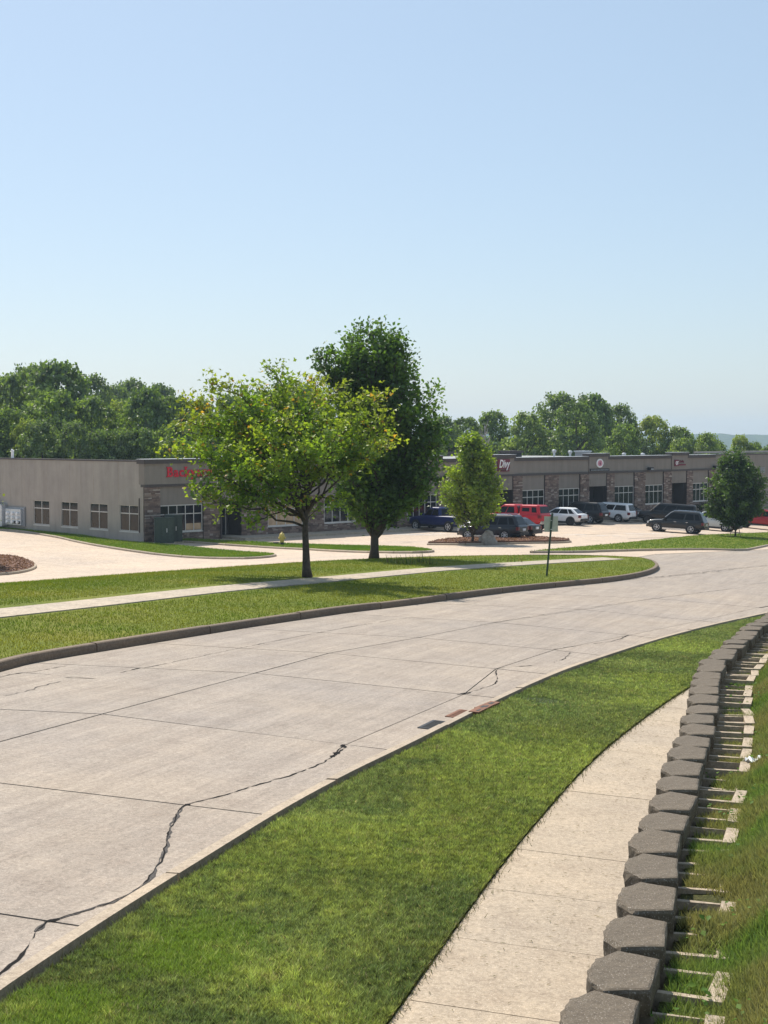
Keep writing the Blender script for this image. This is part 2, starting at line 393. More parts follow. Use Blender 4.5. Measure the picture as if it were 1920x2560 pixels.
tag(mesh('hills', V, Fc, 'hill_wood'), kind='structure')

# ------------------------------------------------------------------ road: slabs between joints
road = empty('road'); tag(road, kind='structure')
base_poly = np.vstack([gps([(-700, 1790), (0, 1660), (600, 1560), (1100, 1494), (1500, 1450), (1640, 1412), (1500, 1392), (1640, 1378), (2000, 1368), (2500, 1380), (2700, 1430)]), [(26, 42), (12, 27), (5.5, 15), (1, 3), (-12, 0), (-24, 12)]])
sheet('roadbed', base_poly, -.02, 'road', 1.4, road)
J = {0: dict(N=(226, 2319), G=(122, 2303)), 1: dict(N=(677, 2038), G=(470, 2011)),
     2: dict(N=(985, 1876), G=(865, 1862), C=(255, 1785), F=(-290, 1760)), 3: dict(N=(1247, 1745), G=(1160, 1736), C=(637, 1683), F=(85, 1657)),
     4: dict(N=(1384, 1687), G=(1241, 1672), C=(822, 1633), F=(383, 1608)), 5: dict(N=(1516, 1640), G=(1385, 1625), C=(1045, 1594), F=(610, 1571)),
     6: dict(N=(1662, 1598), G=(1573, 1588), C=(1240, 1556), F=(860, 1534)), 7: dict(N=(1850, 1562), G=(1750, 1552), C=(1458, 1524), F=(1075, 1508)),
     8: dict(N=(2010, 1530), G=(1895, 1519), C=(1640, 1496), F=(1275, 1482)), 9: dict(N=(2200, 1500), G=(2080, 1490), C=(1830, 1472), F=(1450, 1464))}
for k in J: J[k] = {c: gp(*p) for c, p in J[k].items()}
for k in (0, 1):
    u = J[k]['G'] - J[k]['N']; u /= np.linalg.norm(u); v = np.array([0, 0.]);
    J[k]['C'] = gp(-265, 1926) if k == 1 else J[k]['G'] + u*4.1
    J[k]['F'] = J[k]['C'] + u*4.2
d0 = (J[0]['N'] - J[1]['N']); d0 = d0 / np.linalg.norm(d0)
for k in (-1, -2):
    J[k] = {c: J[k+1][c] + np.array(d0)*4.6 for c in 'NGCF'}
def slab(c4, gap, off, mt, parent, thick=.03, n=3, name='slab', zf=None):
    zf = zf or H
    c4 = [np.asarray(p, float) for p in c4]; m = sum(c4)/4
    q = []
    for p in c4:
        d = m - p; q.append(p + d/np.linalg.norm(d)*gap*1.2)
    V = []; g = n+1
    for i in range(g):
        for j in range(g):
            s, t_ = i/n, j/n; p = (q[0]*(1-s)+q[1]*s)*(1-t_) + (q[3]*(1-s)+q[2]*s)*t_
            V.append((*p, zf(*p)+off))
    Fc = [(i*g+j, (i+1)*g+j, (i+1)*g+j+1, i*g+j+1) for i in range(n) for j in range(n)]
    rim = [i*g for i in range(g)] + [n*g+j for j in range(1, g)] + [i*g+n for i in range(n-1, -1, -1)] + [j for j in range(n-1, 0, -1)]
    k = len(V); V += [(V[r][0], V[r][1], V[r][2]-thick) for r in rim]; L = len(rim)
    Fc += [(rim[a], k+a, k+(a+1) % L, rim[(a+1) % L]) for a in range(L)]
    v0 = np.subtract(V[g], V[0]); v1 = np.subtract(V[1], V[0])
    if np.cross(v0, v1)[2] < 0: Fc = [f[::-1] for f in Fc]
    return mesh(name, V, Fc, mt, parent)
ks = sorted(J)
for a, b in zip(ks[:-1], ks[1:]):
    for c, d in ((('N', 'C'), ('C', 'F')) if a in (-2, -1, 0, 1) else (('N', 'G'), ('G', 'C'), ('C', 'F'))):
        if c == 'N' and a >= 8: continue
        quad = [J[a][c], J[b][c], J[b][d], J[a][d]]
        if c == 'N': # keep the two strips by the kerb as wide as the lane joint leaves
            pass
        slab(quad, .021, 0, 'road', road)
        f = sheet('joint_filler', quad if np.cross(quad[1]-quad[0], quad[2]-quad[1]) > 0 else quad[::-1], -.014, 'tar', 2.5, road, .01)
_ck = [0]
def crack(pix, wid, mt='tar', jit=.03, off=.006):
    P = resample(smooth_line(gps(pix), 1), .06); n = normals(P); _ck[0] += 1; k_ = np.arange(len(P))*.06
    nn_ = lambda f, q: np.array([noise.noise((x*f, _ck[0]*3.7, q)) for x in k_])
    P = P + n*(jit*1.3*nn_(1.6, 0) + jit*.9*nn_(6, 4))[:, None]
    wv = wid*.38*np.clip(1 + 1.5*nn_(2.2, 8) + 1.3*nn_(8, 2) + .5*nn_(19, 6), .08, 2.8); wv[0] = wv[-1] = wid*.1
    strip('crack', P, wv, off, mt, road)
crack([(-60, 2490), (0, 2435), (52, 2392), (87, 2328), (122, 2303)], .045)
crack([(87, 2330), (122, 2303)], .11, 'tar_grey', .02, .005)
crack([(122, 2303), (162, 2293), (255, 2265), (324, 2238), (365, 2207), (393, 2172), (417, 2120), (425, 2073), (446, 2024), (472, 2010)], .065, 'tar_grey', .03, .005)
crack([(122, 2303), (162, 2293), (255, 2265), (324, 2238), (365, 2207), (393, 2172), (417, 2120), (425, 2073), (446, 2024), (472, 2010)], .03)
crack([(446, 2022), (476, 2010)], .13); crack([(110, 2306), (150, 2299)], .10)
crack([(470, 2011), (550, 1993), (637, 1964), (741, 1935), (822, 1900), (840, 1882), (862, 1861)], .045)
crack([(826, 1893), (842, 1880), (858, 1862)], .15, 'tar', .05)
crack([(1160, 1736), (1191, 1726), (1232, 1715), (1244, 1700), (1238, 1683), (1241, 1672)], .055); crack([(1142, 1737), (1178, 1732)], .12)
crack([(1232, 1673), (1262, 1669), (1330, 1664)], .05, 'tar', .03)
crack([(1382, 1624), (1481, 1610), (1539, 1602), (1573, 1588)], .045); crack([(1388, 1657), (1415, 1645), (1426, 1632)], .045, 'tar', .06)
crack([(300, 1682), (343, 1672), (359, 1671), (600, 1620), (810, 1579), (960, 1553), (1018, 1546)], .03, 'tar', .015); crack([(330, 1675), (352, 1671)], .1)
crack([(1200, 1562), (1400, 1530), (1568, 1505), (1741, 1483), (1851, 1469)], .03, 'tar', .02)
crack([(1525, 1453), (1600, 1446), (1700, 1437), (1800, 1425), (1920, 1413), (2050, 1400)], .09, 'tar', .05); crack([(1640, 1444), (1760, 1432), (1850, 1421)], .05, 'tar', .12)
crack([(-30, 1700), (45, 1683), (90, 1679), (165, 1665)], .04); crack([(55, 1682), (120, 1687), (240, 1697)], .025); crack([(160, 1694), (242, 1697)], .04)
crack([(10, 1740), (60, 1730), (110, 1712), (175, 1702)], .03, 'tar_grey', .05)
crack([(1857, 1462), (1925, 1456)], .05)
crack([(1430, 1473), (1475, 1470)], .04); crack([(1400, 1393), (1520, 1389), (1690, 1385)], .04, 'tar_grey')
# dark stain from a sealed joint by the kerb; gutter castings
def local_frame(a, b):
    a, b = np.asarray(a), np.asarray(b); d = (b-a)/np.linalg.norm(b-a); return d, np.array([d[1], -d[0]])

# ------------------------------------------------------------------ near kerb, verge, pavement
NK = smooth_line(gps([(-330, 2700), (-150, 2576), (0, 2470), (226, 2320), (450, 2180), (677, 2039), (839, 1952), (960, 1894), (1047, 1851), (1238, 1753), (1388, 1687), (1481, 1655), (1654, 1598), (1845, 1552), (2050, 1508), (2300, 1468)], .02))
near_kerb = empty('kerb'); tag(near_kerb, kind='structure')
kerb(near_kerb, NK, -1, .13, .17, 4.6, 'kerb')
GE = offset(NK, -.245)                                 # where the turf begins
SL_px = [(760, 2840), (850, 2720), (972, 2554), (1067, 2424), (1128, 2334), (1214, 2215), (1284, 2123), (1353, 2042), (1423, 1960), (1510, 1873), (1608, 1797), (1695, 1735), (1800, 1676), (1950, 1606), (2150, 1538)]
SLn = smooth_line(gps(SL_px, .07))
verge_poly = np.vstack([resample(GE, 1.0), resample(SLn, 1.0)[::-1]])
if np.sum(verge_poly[:, 0]*np.roll(verge_poly[:, 1], -1) - np.roll(verge_poly[:, 0], -1)*verge_poly[:, 1]) < 0: verge_poly = verge_poly[::-1]
def verge_z(x, y):                                    # gentle hollows in the turf
    return Hn(x, y)
tag(sheet('lawn', verge_poly, .09, 'lawn', .5, None, .2), kind='structure')
strip('shaded_dirt_edge', resample(offset(NK, -.205), .5), .09, -.02, 'dirt', near_kerb)  # soil in the edging trench, coloured dark to deepen the shade of the gap
pav = empty('pavement'); tag(pav, kind='structure')
SLr = resample(SLn, .1); dl = np.r_[0, np.cumsum(np.linalg.norm(np.diff(SLr, axis=0), axis=1))]
s0 = dl[np.argmin(np.linalg.norm(SLr - gp(1012, 2499, .07), axis=1))]
st = np.arange(s0 - 3*1.525, dl[-1]-.5, 1.525); nr = normals(SLr)
W_PAV = 1.83
def on(line, nrm, s, off): return np.array([np.interp(s, dl, (line + nrm*off)[:, k]) for k in (0, 1)])
sheet('roadbed_under', np.vstack([SLr[::5], (SLr - nr*W_PAV)[::-5]])[::-1], .035, 'dirt', 1.0, pav, .1)
for a, b in zip(st[:-1], st[1:]):
    c4 = [on(SLr, nr, a, 0), on(SLr, nr, b, 0), on(SLr, nr, b, -W_PAV), on(SLr, nr, a, -W_PAV)]
    slab(c4, .0065, .066 + random.uniform(-.0015, .0015), 'walk', pav, .05, 3)
for o in COL.objects:
    if o.name == 'roadbed_under': o.name = 'bedding'

# ------------------------------------------------------------------ retaining wall on its bank
def wz(x, y): return -1.75 - .025*y
def wall_pt(px, py):
    d = ray(px, py); d = d/d[1]; Y = -1.75/(d[2] + .025); return np.array((d[0]*Y, Y))
WR = [wall_pt(*p) for p in [(1626, 2483), (1668, 2366), (1682, 2275), (1704, 2198), (1704, 2131), (1711, 2077), (1723, 2034), (1742, 1986), (1755, 1944), (1775, 1908), (1780, 1872), (1785, 1839), (1796, 1809), (1803, 1778), (1807, 1745), (1806, 1712), (1806, 1694), (1811, 1675), (1824, 1661), (1832, 1644), (1849, 1627), (1864, 1615), (1873, 1602), (1885, 1591), (1897, 1580), (1920, 1562), (1945, 1548)]]
WR = np.array(WR); d_ = WR[3]-WR[0]; d_ /= np.linalg.norm(d_)
pre = [WR[0] - d_*k*.45 for k in range(14, 0, -1)]
d2 = WR[-1]-WR[-6]; d2 /= np.linalg.norm(d2); post = []; p = WR[-1].copy()
for k in range(30):
    d2 = np.array([d2[0]*math.cos(-.02) - d2[1]*math.sin(-.02), d2[0]*math.sin(-.02) + d2[1]*math.cos(-.02)]); p = p + d2*.45; post.append(p.copy())
raw = np.vstack([pre, WR, post])
for _ in range(2): raw[1:-1] = raw[:-2]*.25 + raw[1:-1]*.5 + raw[2:]*.25
WL = resample(raw, .05); wd = np.r_[0, np.cumsum(np.linalg.norm(np.diff(WL, axis=0), axis=1))]; wn_ = normals(WL)
wall = empty('retaining_wall', (float(WR[0][0]), float(WR[0][1]), H(*WR[0])))
tag(wall, 'dark grey concrete block retaining wall with capstones, running beside the tan pavement', 'wall')
wall_inv = Matrix.Translation(wall.location).inverted()
def wall_at(s, o=0.0):
    x = np.interp(s, wd, WL[:, 0]); y = np.interp(s, wd, WL[:, 1]); nx_ = np.interp(s, wd, wn_[:, 0]); ny_ = np.interp(s, wd, wn_[:, 1])
    return np.array((x + nx_*o, y + ny_*o)), math.atan2(-nx_, ny_)
# local block frame: x along the wall, y to the front (road side)
def cap_mesh(seed):
    r = random.Random(seed); w2, dep = .222, .238
    P = [(-w2*.76, 0), (w2*.76, 0), (w2*1.0, dep*.66), (w2*.50, dep*.955), (0.0, dep*1.0), (-w2*.50, dep*.955), (-w2*1.0, dep*.66)]
    fine = []
    for i in range(len(P)):
        a, b = P[i], P[(i+1) % len(P)]; n = 3 if 1 < i < 6 else 4
        for k in range(n): f = k/n; fine.append((a[0]+(b[0]-a[0])*f, a[1]+(b[1]-a[1])*f))
    V = []; rough_front = [(p[1] > dep*.55) for p in fine]
    lv = [(-.10, .006), (-.055, .0), (-.016, .0), (-.004, .006), (.0, .016)]
    for h, inn in lv:
        for p, fr in zip(fine, rough_front):
            j = (.0055 if fr else .002); l = math.hypot(p[0], p[1]-dep/2)
            V.append((p[0]*(1-inn/max(l, .05)) + r.uniform(-j, j) + .006*noise.noise((p[0]*9, p[1]*9, seed*3.1 + h)), dep/2 + (p[1]-dep/2)*(1-inn/max(l, .05)) + r.uniform(-j, j), h + (r.uniform(-j, j)*.3)))
    n = len(fine); Fc = []
    for k in range(4):
        for i in range(n): Fc.append((k*n+i, k*n+(i+1) % n, (k+1)*n+(i+1) % n, (k+1)*n+i))
    c = len(V); V.append((0, dep*.5, .001)); 
    Fc += [(4*n+i, 4*n+(i+1) % n, c) for i in range(n)]; Fc.append(tuple(range(n-1, -1, -1)))
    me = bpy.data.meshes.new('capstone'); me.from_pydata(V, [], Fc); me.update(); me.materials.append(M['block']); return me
def unit_mesh(mt, seed):
    r = random.Random(seed); m = MB(); w2 = .226; z0, z1 = -.302, -.102
    m.prism([(-w2*.8, .05), (w2*.8, .05), (w2, .16), (w2*.5, .222), (-w2*.5, .222), (-w2, .16)], z0, z1)      # face half
    for s in (-1, 1): m.prism([(s*.128, .052), (s*.126, -.17), (s*.101, -.17), (s*.100, .052)][::s], z0, z1-.004)   # webs
    m.prism([(-.145, -.171), (-.14, -.238), (.14, -.238), (.145, -.171)][::-1], z0, z1)                               # tail
    m.V = [(x + r.uniform(-.004, .004), y + r.uniform(-.004, .004), z + r.uniform(-.003, .003)) for x, y, z in m.V]
    me = bpy.data.meshes.new('block'); me.from_pydata(m.V, [], m.F); me.update(); me.materials.append(M[mt]); return me
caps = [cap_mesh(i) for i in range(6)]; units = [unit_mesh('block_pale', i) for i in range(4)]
PIT = .452; nb = int(wd[-1] / PIT)
sW0 = wd[np.argmin(np.linalg.norm(WL - WR[0], axis=1))] % PIT
low_rows = MB()
for i in range(nb):
    s = sW0 + PIT*(i - .5)
    if s < .1 or s > wd[-1]-.1: continue
    p, a = wall_at(s)
    z = wz(*p)
    o = link('capstone', random.choice(caps), wall); tilt = random.gauss(0, .018)
    o.matrix_world = Matrix.Translation((*p, z + random.uniform(-.008, .008))) @ Matrix.Rotation(a + random.gauss(0, .035), 4, 'Z') @ Matrix.Rotation(.025 + tilt, 4, 'Y') @ Matrix.Rotation(random.gauss(0, .012), 4, 'X')
    o.matrix_world = Matrix.Translation((*(wn_[min(int(s/.05), len(wn_)-1)]*random.gauss(.0, .016)), 0)) @ Matrix.Translation((wn_[min(int(s/.05), len(wn_)-1)][0]*.016, wn_[min(int(s/.05), len(wn_)-1)][1]*.016, 0)) @ o.matrix_world
    o.matrix_parent_inverse = wall_inv
    p, a = wall_at(s + PIT*.5); z = wz(*p)
    o = link('block', random.choice(units), wall); o.matrix_world = Matrix.Translation((*p, z + random.choice((.0, -.004, -.008, -.014, -.03)))) @ Matrix.Rotation(a + random.gauss(0, .05), 4, 'Z')
    o.matrix_parent_inverse = wall_inv
    for k in range(1, 11):                             # the courses below, down to the pavement
        p, a = wall_at(s + PIT*.5*(k % 2)); zt = wz(*p) - .104 - .2*k
        if zt < H(*p) - .1: break
        ca, sa = math.cos(a), math.sin(a); i0 = len(low_rows.V)
        j = lambda: random.uniform(-.008, .008)
        low_rows.prism([(-.2, .06), (.2, .06), (.224, .165+.004*k+j()), (.12, .226+.004*k+j()), (-.12, .226+.004*k+j()), (-.224, .165+.004*k+j())], zt-.198, zt)
        low_rows.V[i0:] = [(p[0] + x*ca - y*sa - wall.location.x, p[1] + x*sa + y*ca - wall.location.y, z_ - wall.location.z) for x, y, z_ in low_rows.V[i0:]]
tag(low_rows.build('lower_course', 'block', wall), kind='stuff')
for o in wall.children:
    if o.name.startswith(('capstone', 'block')): pass
# bank behind the wall
def bank_z(x, y):
    x = np.asarray(x, float); y = np.asarray(y, float)
    k = np.clip(x - np.interp(y, WL[:, 1], WL[:, 0]), 0, 60)
    return -1.75 - .025*np.clip(y, -10, 60) - .160 + .030*sm((9.0-y)/2.5) + .118*sm((k-.19)/.28) + .03*np.clip(k-.4, 0, 30) + .012*np.sin(x*7.1+y*3.3)*np.sin(y*5.3) + .045*sm(.5 + (np.sin(y*2.1+1.2)+np.sin(y*.83)+np.sin(y*5.1+x*3))*.45)*sm((10.5-y)/3)*sm(k/.16)
bl = resample(offset(WL, -.0), .4)
bank_poly = np.vstack([bl, [(60, bl[-1][1]), (60, -14), (bl[0][0], -14)]])
if np.sum(bank_poly[:, 0]*np.roll(bank_poly[:, 1], -1) - np.roll(bank_poly[:, 0], -1)*bank_poly[:, 1]) < 0: bank_poly = bank_poly[::-1]
near_b = np.vstack([bl, offset(bl, -3.2)[::-1]])[::-1]
tag(sheet('bank', bank_poly, -.06, 'lawn_bank', .6, None, .4, bank_z), kind='structure')
nbk = resample(WL, .15); nbk = nbk[(nbk[:, 1] > 2.5) & (nbk[:, 1] < 19)]; nbk = np.vstack([nbk, offset(nbk, -1.6)[::-1]])
if np.sum(nbk[:, 0]*np.roll(nbk[:, 1], -1) - np.roll(nbk[:, 0], -1)*nbk[:, 1]) < 0: nbk = nbk[::-1]
tag(sheet('bank', nbk, -.004, 'lawn_bank', .09, None, .1, bank_z), kind='structure')

# ------------------------------------------------------------------ grass blades
def blades(name, P, zs, hgt, wid, cols, lean=.5):
    n = len(P); a = rng.uniform(0, 2*math.pi, n); l = rng.uniform(.1, lean, n)*hgt; b = rng.uniform(0, 2*math.pi, n)
    base = np.column_stack([P, zs]); u = np.column_stack([np.cos(a), np.sin(a), 0*a])*(wid/2)[:, None]
    tip = base + np.column_stack([np.cos(b)*l, np.sin(b)*l, hgt])
    V = np.stack([base-u, base+u, tip], 1).reshape(-1, 3); c = np.stack([cols*.55, cols*.55, cols*1.45], 1).reshape(-1, 3)  # shade painted into the blade roots, sunlight into the tips
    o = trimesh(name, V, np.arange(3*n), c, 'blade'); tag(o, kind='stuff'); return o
def scatter(poly, n, bias=None):
    poly = np.asarray(poly); lo, hi = poly.min(0), poly.max(0); out = []
    tot = 0
    while tot < n:
        p = rng.uniform(lo, hi, (n, 2)); p = p[inside(poly, p)]
        if bias is not None: p = p[rng.random(len(p)) < bias(p)]
        out.append(p); tot += len(p)
        if len(p) < n*.002: break
    return np.vstack(out)[:n]
def nz(P, s, seed=0): return np.array([noise.noise((x*s, y*s, seed)) for x, y in P])
def mixc(a, b, t): t = np.clip(t, 0, 1)[:, None]; return np.array(a)*(1-t) + np.array(b)*t
P = scatter(verge_poly, 620000, lambda p: np.clip((13.0/np.maximum(p[:, 1], 7))**1.6, 0, 1)*(p[:, 1] < 45))
g1 = nz(P, .9, 1); g2 = nz(P, .25, 4); g3 = nz(P, 3.5, 8)
cb = mixc((.100, .142, .036), (.170, .208, .050), .5 + g1*.7 + g3*.6)
kk = sm((g2*1.2 + .5*g1 + .25*g3 + .05)/.5)[:, None]*.75; cb = cb*(1-kk) + kk*mixc((.16, .215, .038), (.215, .26, .05), .5+g3)
g4 = nz(P, 1.9, 12); cb = np.where((rng.random(len(P)) < np.clip(.07 + .9*(g4-.25) + .6*(g3-.5), .04, .75))[:, None], mixc((.27, .23, .10), (.17, .17, .055), rng.random(len(P))), cb); cb = cb*1.18*(1 + .35*nz(P, .55, 21))[:, None]
cl_ = nz(P, 11, 5); c2_ = nz(P, 23, 9); cb = cb*np.array((1.22, 1.12, 1.55))*rng.uniform(.5, 1.5, (len(P), 1))*np.clip(1 + .55*cl_ + .75*c2_, .3, 2.0)[:, None]
lime = gps([(440, 2410), (180, 2535), (520, 2350)], .05)
for q in lime:
    d = np.linalg.norm(P - q, axis=1) + .25*g3; kk = (rng.random(len(P)) < np.clip(1.15 - d/.55, 0, .8))[:, None]; cb = np.where(kk, np.array((.20, .28, .05))*rng.uniform(.7, 1.3, (len(P), 1)), cb)
for q in gps([(1345, 1757), (1380, 1760)], .05):
    d = np.linalg.norm((P - q)*(1, .8), axis=1) + .2*g3; keep = (d > .30) | (rng.random(len(P)) < .25); P, cb, g1, g2, g3, cl_ = P[keep], cb[keep], g1[keep], g2[keep], g3[keep], cl_[keep]
far_k = np.clip(P[:, 1]/12, 1, 2.5)
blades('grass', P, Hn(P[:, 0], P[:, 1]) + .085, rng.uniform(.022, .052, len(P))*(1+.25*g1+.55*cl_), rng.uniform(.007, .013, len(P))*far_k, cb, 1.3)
# ragged turf edges
for k_, (ln, sd) in enumerate(((GE, .06), (SLn, -.0))):
    q = resample(ln, .008); q = q[(q[:, 1] < 40)]; q = q + rng.normal(0, .045, q.shape)
    blades('edge_grass', q, Hn(q[:, 0], q[:, 1]) + .07, rng.uniform(.03, .065, len(q)), rng.uniform(.006, .010, len(q)), mixc((.08, .11, .03), (.16, .14, .055), rng.random(len(q))), 1.0)
# grass on the bank
bk = bank_poly[(bank_poly[:, 1] > -20)]
bl2 = resample(WL, .3); bpoly = np.vstack([offset(bl2, -.02), offset(bl2, -3.4)[::-1]])
lo_ok = lambda p: ((p[:, 1] > 3.2) & (p[:, 0] < .30*p[:, 1] + .3))
P = scatter(bpoly, 230000, lambda p: lo_ok(p)*np.clip((7/np.maximum(p[:, 1], 4))**1.2, 0, 1))
dist = P[:, 0]*0; dist = np.min(np.linalg.norm(P[:, None, :] - WL[None, ::12, :], axis=2), axis=1)
g1 = nz(P, 1.6, 2); g3 = nz(P, 5, 3)
keep = rng.random(len(P)) < np.clip((dist-.19)/.08, .0, 1) + .6*(g1 > -.2)*(dist > .05)
P, dist, g1, g3 = P[keep], dist[keep], g1[keep], g3[keep]
cb = mixc((.27, .25, .10), (.17, .245, .06), .5 + g1*1.2 + g3*.6 + np.clip(dist-.5, -.3, .4)); cb = cb*rng.uniform(.65, 1.3, (len(P), 1))
hg = rng.uniform(.018, .052, len(P))*(1 + np.clip(dist, 0, .8)*.3)
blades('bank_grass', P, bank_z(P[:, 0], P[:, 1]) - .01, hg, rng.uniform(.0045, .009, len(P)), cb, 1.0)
# broad-leaved weeds between the tails
q = []; 
for s in np.arange(3, wd[-1]-12, .12):
    if noise.noise((s*.9, 0, 3)) > .02:
        c, _ = wall_at(s, -random.uniform(.08, .5)); q.append(c + rng.normal(0, .06, (9, 2)))
q = np.vstack(q); n = len(q)
C = np.column_stack([q, bank_z(q[:, 0], q[:, 1]) + rng.uniform(.02, .07, n)])
o = leaves(C, rng.normal(0, 1, (n, 3))*(1, 1, .3), np.column_stack([rng.normal(0, .4, (n, 2)), np.ones(n)]), rng.uniform(.016, .036, n), mixc((.06, .13, .02), (.12, .20, .03), rng.random(n)), 'weeds', 'blade'); tag(o, kind='stuff')
# clippings on the pavement
m = []; q = []
for _ in range(2600):
    s = random.uniform(st[0], st[0]+24); o_ = -random.uniform(.05, W_PAV-.05)**1.0
    p = on(SLr, nr, s, o_)
    if noise.noise((p[0]*1.1, p[1]*1.1, 2)) + random.uniform(-.5, .5) > -.05: q.append(p)
q = np.array(q); n = len(q)
C = np.column_stack([q, Hn(q[:, 0], q[:, 1]) + .076]); a = rng.normal(.15, .8, n)
o = leaves(C, np.column_stack([np.cos(a), np.sin(a), 0*a]), np.tile((0, 0, 1.), (n, 1)), rng.uniform(.015, .06, n), mixc((.16, .12, .05), (.10, .11, .035), rng.random(n))*rng.uniform(.7, 1.3, (n, 1)), 'clippings', 'blade', None, .1, .14); tag(o, kind='stuff')
# crumpled white litter on the bank
def bank_hit(px, py):
    d = ray(px, py); d = d/d[1]; t = np.arange(3, 30, .02); f = d[2]*t - bank_z(d[0]*t, t); i = int(np.argmax(f < 0)); return np.array((d[0]*t[i], t[i], bank_z(d[0]*t[i], t[i])))
p = bank_hit(1885, 1909); V = []; Fc = []
for i in range(7):
    for j in range(4):
        V.append((.03*i-.1 + random.uniform(-.006, .006), .035*j-.05 + .01*math.sin(i), .035 + .028*math.sin(i*1.9 + j*1.3) + random.uniform(-.01, .012) + .03*(i > 4)))
for i in range(6):
    for j in range(3): a = i*4+j; Fc.append((a, a+4, a+5, a+1))
o = mesh('litter', V, Fc, 'paper'); o.location = p; o.scale = (.62, .62, .6); md = o.modifiers.new('s', 'SOLIDIFY'); md.thickness = .004
tag(o, 'crumpled scrap of white paper lying in the grass behind the block wall', 'litter')

# ------------------------------------------------------------------ storm drains in the near gutter
def settle(o, a):
    c = o.location; e = .5; nz_ = Vector((-(H(c[0]+e, c[1])-H(c[0]-e, c[1]))/(2*e), -(H(c[0], c[1]+e)-H(c[0], c[1]-e))/(2*e), 1)).normalized()
    fx = Vector((math.cos(a), math.sin(a), 0)); fy = nz_.cross(fx).normalized(); fx = fy.cross(nz_); o.rotation_euler = Matrix((fx, fy, nz_)).transposed().to_euler()
def casting(px0, px1, label, mt, hood):
    a, b = gp(*px0), gp(*px1); d = (b-a)/np.linalg.norm(b-a); L = .80; nrm = np.array([d[1], -d[0]]); c = (a+b)/2 + nrm*.16
    r = empty('storm_drain', (*c, H(*c)), math.atan2(d[1], d[0])); settle(r, math.atan2(d[1], d[0])); tag(r, label, 'storm drain', 'storm drains in the gutter')
    w2 = .185
    fr = MB()
    fr.box((-L/2, w2-.05, -.05), (L/2, w2, .014)); fr.box((-L/2, -w2, -.05), (L/2, -w2+.04, .014)); fr.box((-L/2, -w2+.04, -.05), (-L/2+.05, w2-.05, .013)); fr.box((L/2-.05, -w2+.04, -.05), (L/2, w2-.05, .013))
    fr.build('frame', mt, r)
    MB().box((-L/2+.05, -w2+.04, -.06), (L/2-.05, w2-.05, .0035)).build('pit', 'black', r)
    for k in range(13):
        x = -L/2+.085 + k*(L-.17)/12; MB().box((x-.014, -w2+.042, -.02), (x+.014, w2-.052, .012)).build('grate_bar', mt if mt == 'rust' else 'black', r)
    if hood:
        h = MB().box((-L/2-.05, -w2-.20, .0), (L/2+.05, -w2-.035, .142)); h.build('hood', 'rust', r)
        for x in (-.26, .2): MB().box((x-.09, -w2-.165, .132), (x+.09, -w2-.125, .145)).build('slot', 'black', r)
    return r
casting((1043, 1823), (1090, 1800), 'black iron gutter grate in the road, the one with a pale concrete kerb behind it', 'dark_metal', False)
casting((1108, 1796), (1160, 1772), 'rusty brown gutter grate with a rust coloured hood plate against the kerb', 'rust', True)
a, b = gp(1192, 1774, .13), gp(1242, 1754, .13); d = (b-a)/np.linalg.norm(b-a); c = (a+b)/2
r = empty('inlet_cover', (*c, H(*c)), math.atan2(d[1], d[0])); settle(r, math.atan2(d[1], d[0])); tag(r, 'rusty flat inlet plate with two slots, set in the kerb past the grates', 'inlet cover')
MB().box((-.42, -.085, 0), (.42, .085, .143)).build('plate', 'rust', r)
for x in (-.22, .2): MB().box((x-.1, -.03, .13), (x+.1, .03, .146)).build('slot', 'black', r)

# ------------------------------------------------------------------ parking lot, islands, far lawn
lot = empty('parking_lot'); tag(lot, kind='structure')
lot_poly = np.vstack([gps([(-900, 1560), (-300, 1500), (0, 1480), (579, 1432), (960, 1410), (1300, 1398), (1560, 1397), (1640, 1385), (1900, 1374), (2100, 1366)]), [(75, 110), (90, 190), (-20, 190), (-75, 140)]])
sheet('surface', lot_poly, -.006, 'lot', 2.5, lot, .1)
def closed_line(px, off=0.0, it=2):
    P = np.array(gps(px, off)); P = np.vstack([P, P[:1]]); return smooth_line(P, it)
def ccw(P): return np.sum(P[:, 0]*np.roll(P[:, 1], -1) - np.roll(P[:, 0], -1)*P[:, 1]) > 0
def island(name, px, mt, kmt, top=.12, seg=3.0, fill=None, it=2, lift=0.02):
    P = closed_line(px, .04, it)
    if not ccw(P[:-1]): P = P[::-1]
    k = empty('kerb'); tag(k, kind='structure'); kerb(k, P, 1, top, .15, seg, kmt)
    Pi = offset(P, .14)[:-1]
    # drop points that fold over in sharp tips
    Q = resample(np.vstack([Pi, Pi[:1]]), .6)[:-1]; keep = np.array([np.min(np.linalg.norm(P - q, axis=1)) > .12 for q in Q]); Q = Q[keep]
    o = sheet(name, Q, top-.02+lift, mt, 1.2, None, .2); tag(o, kind='structure'); return Q
med_low = [(-420, 1805), (-200, 1736), (0, 1678), (81, 1656), (376, 1607), (608, 1570), (856, 1532), (960, 1521), (1070, 1506), (1267, 1480), (1446, 1462), (1527, 1454), (1597, 1443), (1636, 1432), (1650, 1420), (1638, 1409), (1605, 1400)]
med_up = [(1565, 1394), (1510, 1391), (1284, 1390), (960, 1398), (752, 1408), (579, 1420), (231, 1445), (0, 1464), (-300, 1487), (-600, 1510)]
P = np.vstack([gps(med_low, 0), gps(med_up, .10)]); P = smooth_line(np.vstack([P, P[:1]]), 2)
if not ccw(P[:-1]): P = P[::-1]
k = empty('kerb'); tag(k, kind='structure'); kerb(k, P, 1, .17, .17, 4.6, 'kerb_far_shaded')
med = offset(P, .16)[:-1]; Q = resample(np.vstack([med, med[:1]]), .5)[:-1]; Q = Q[np.array([np.min(np.linalg.norm(P-q, axis=1)) > .14 for q in Q])]
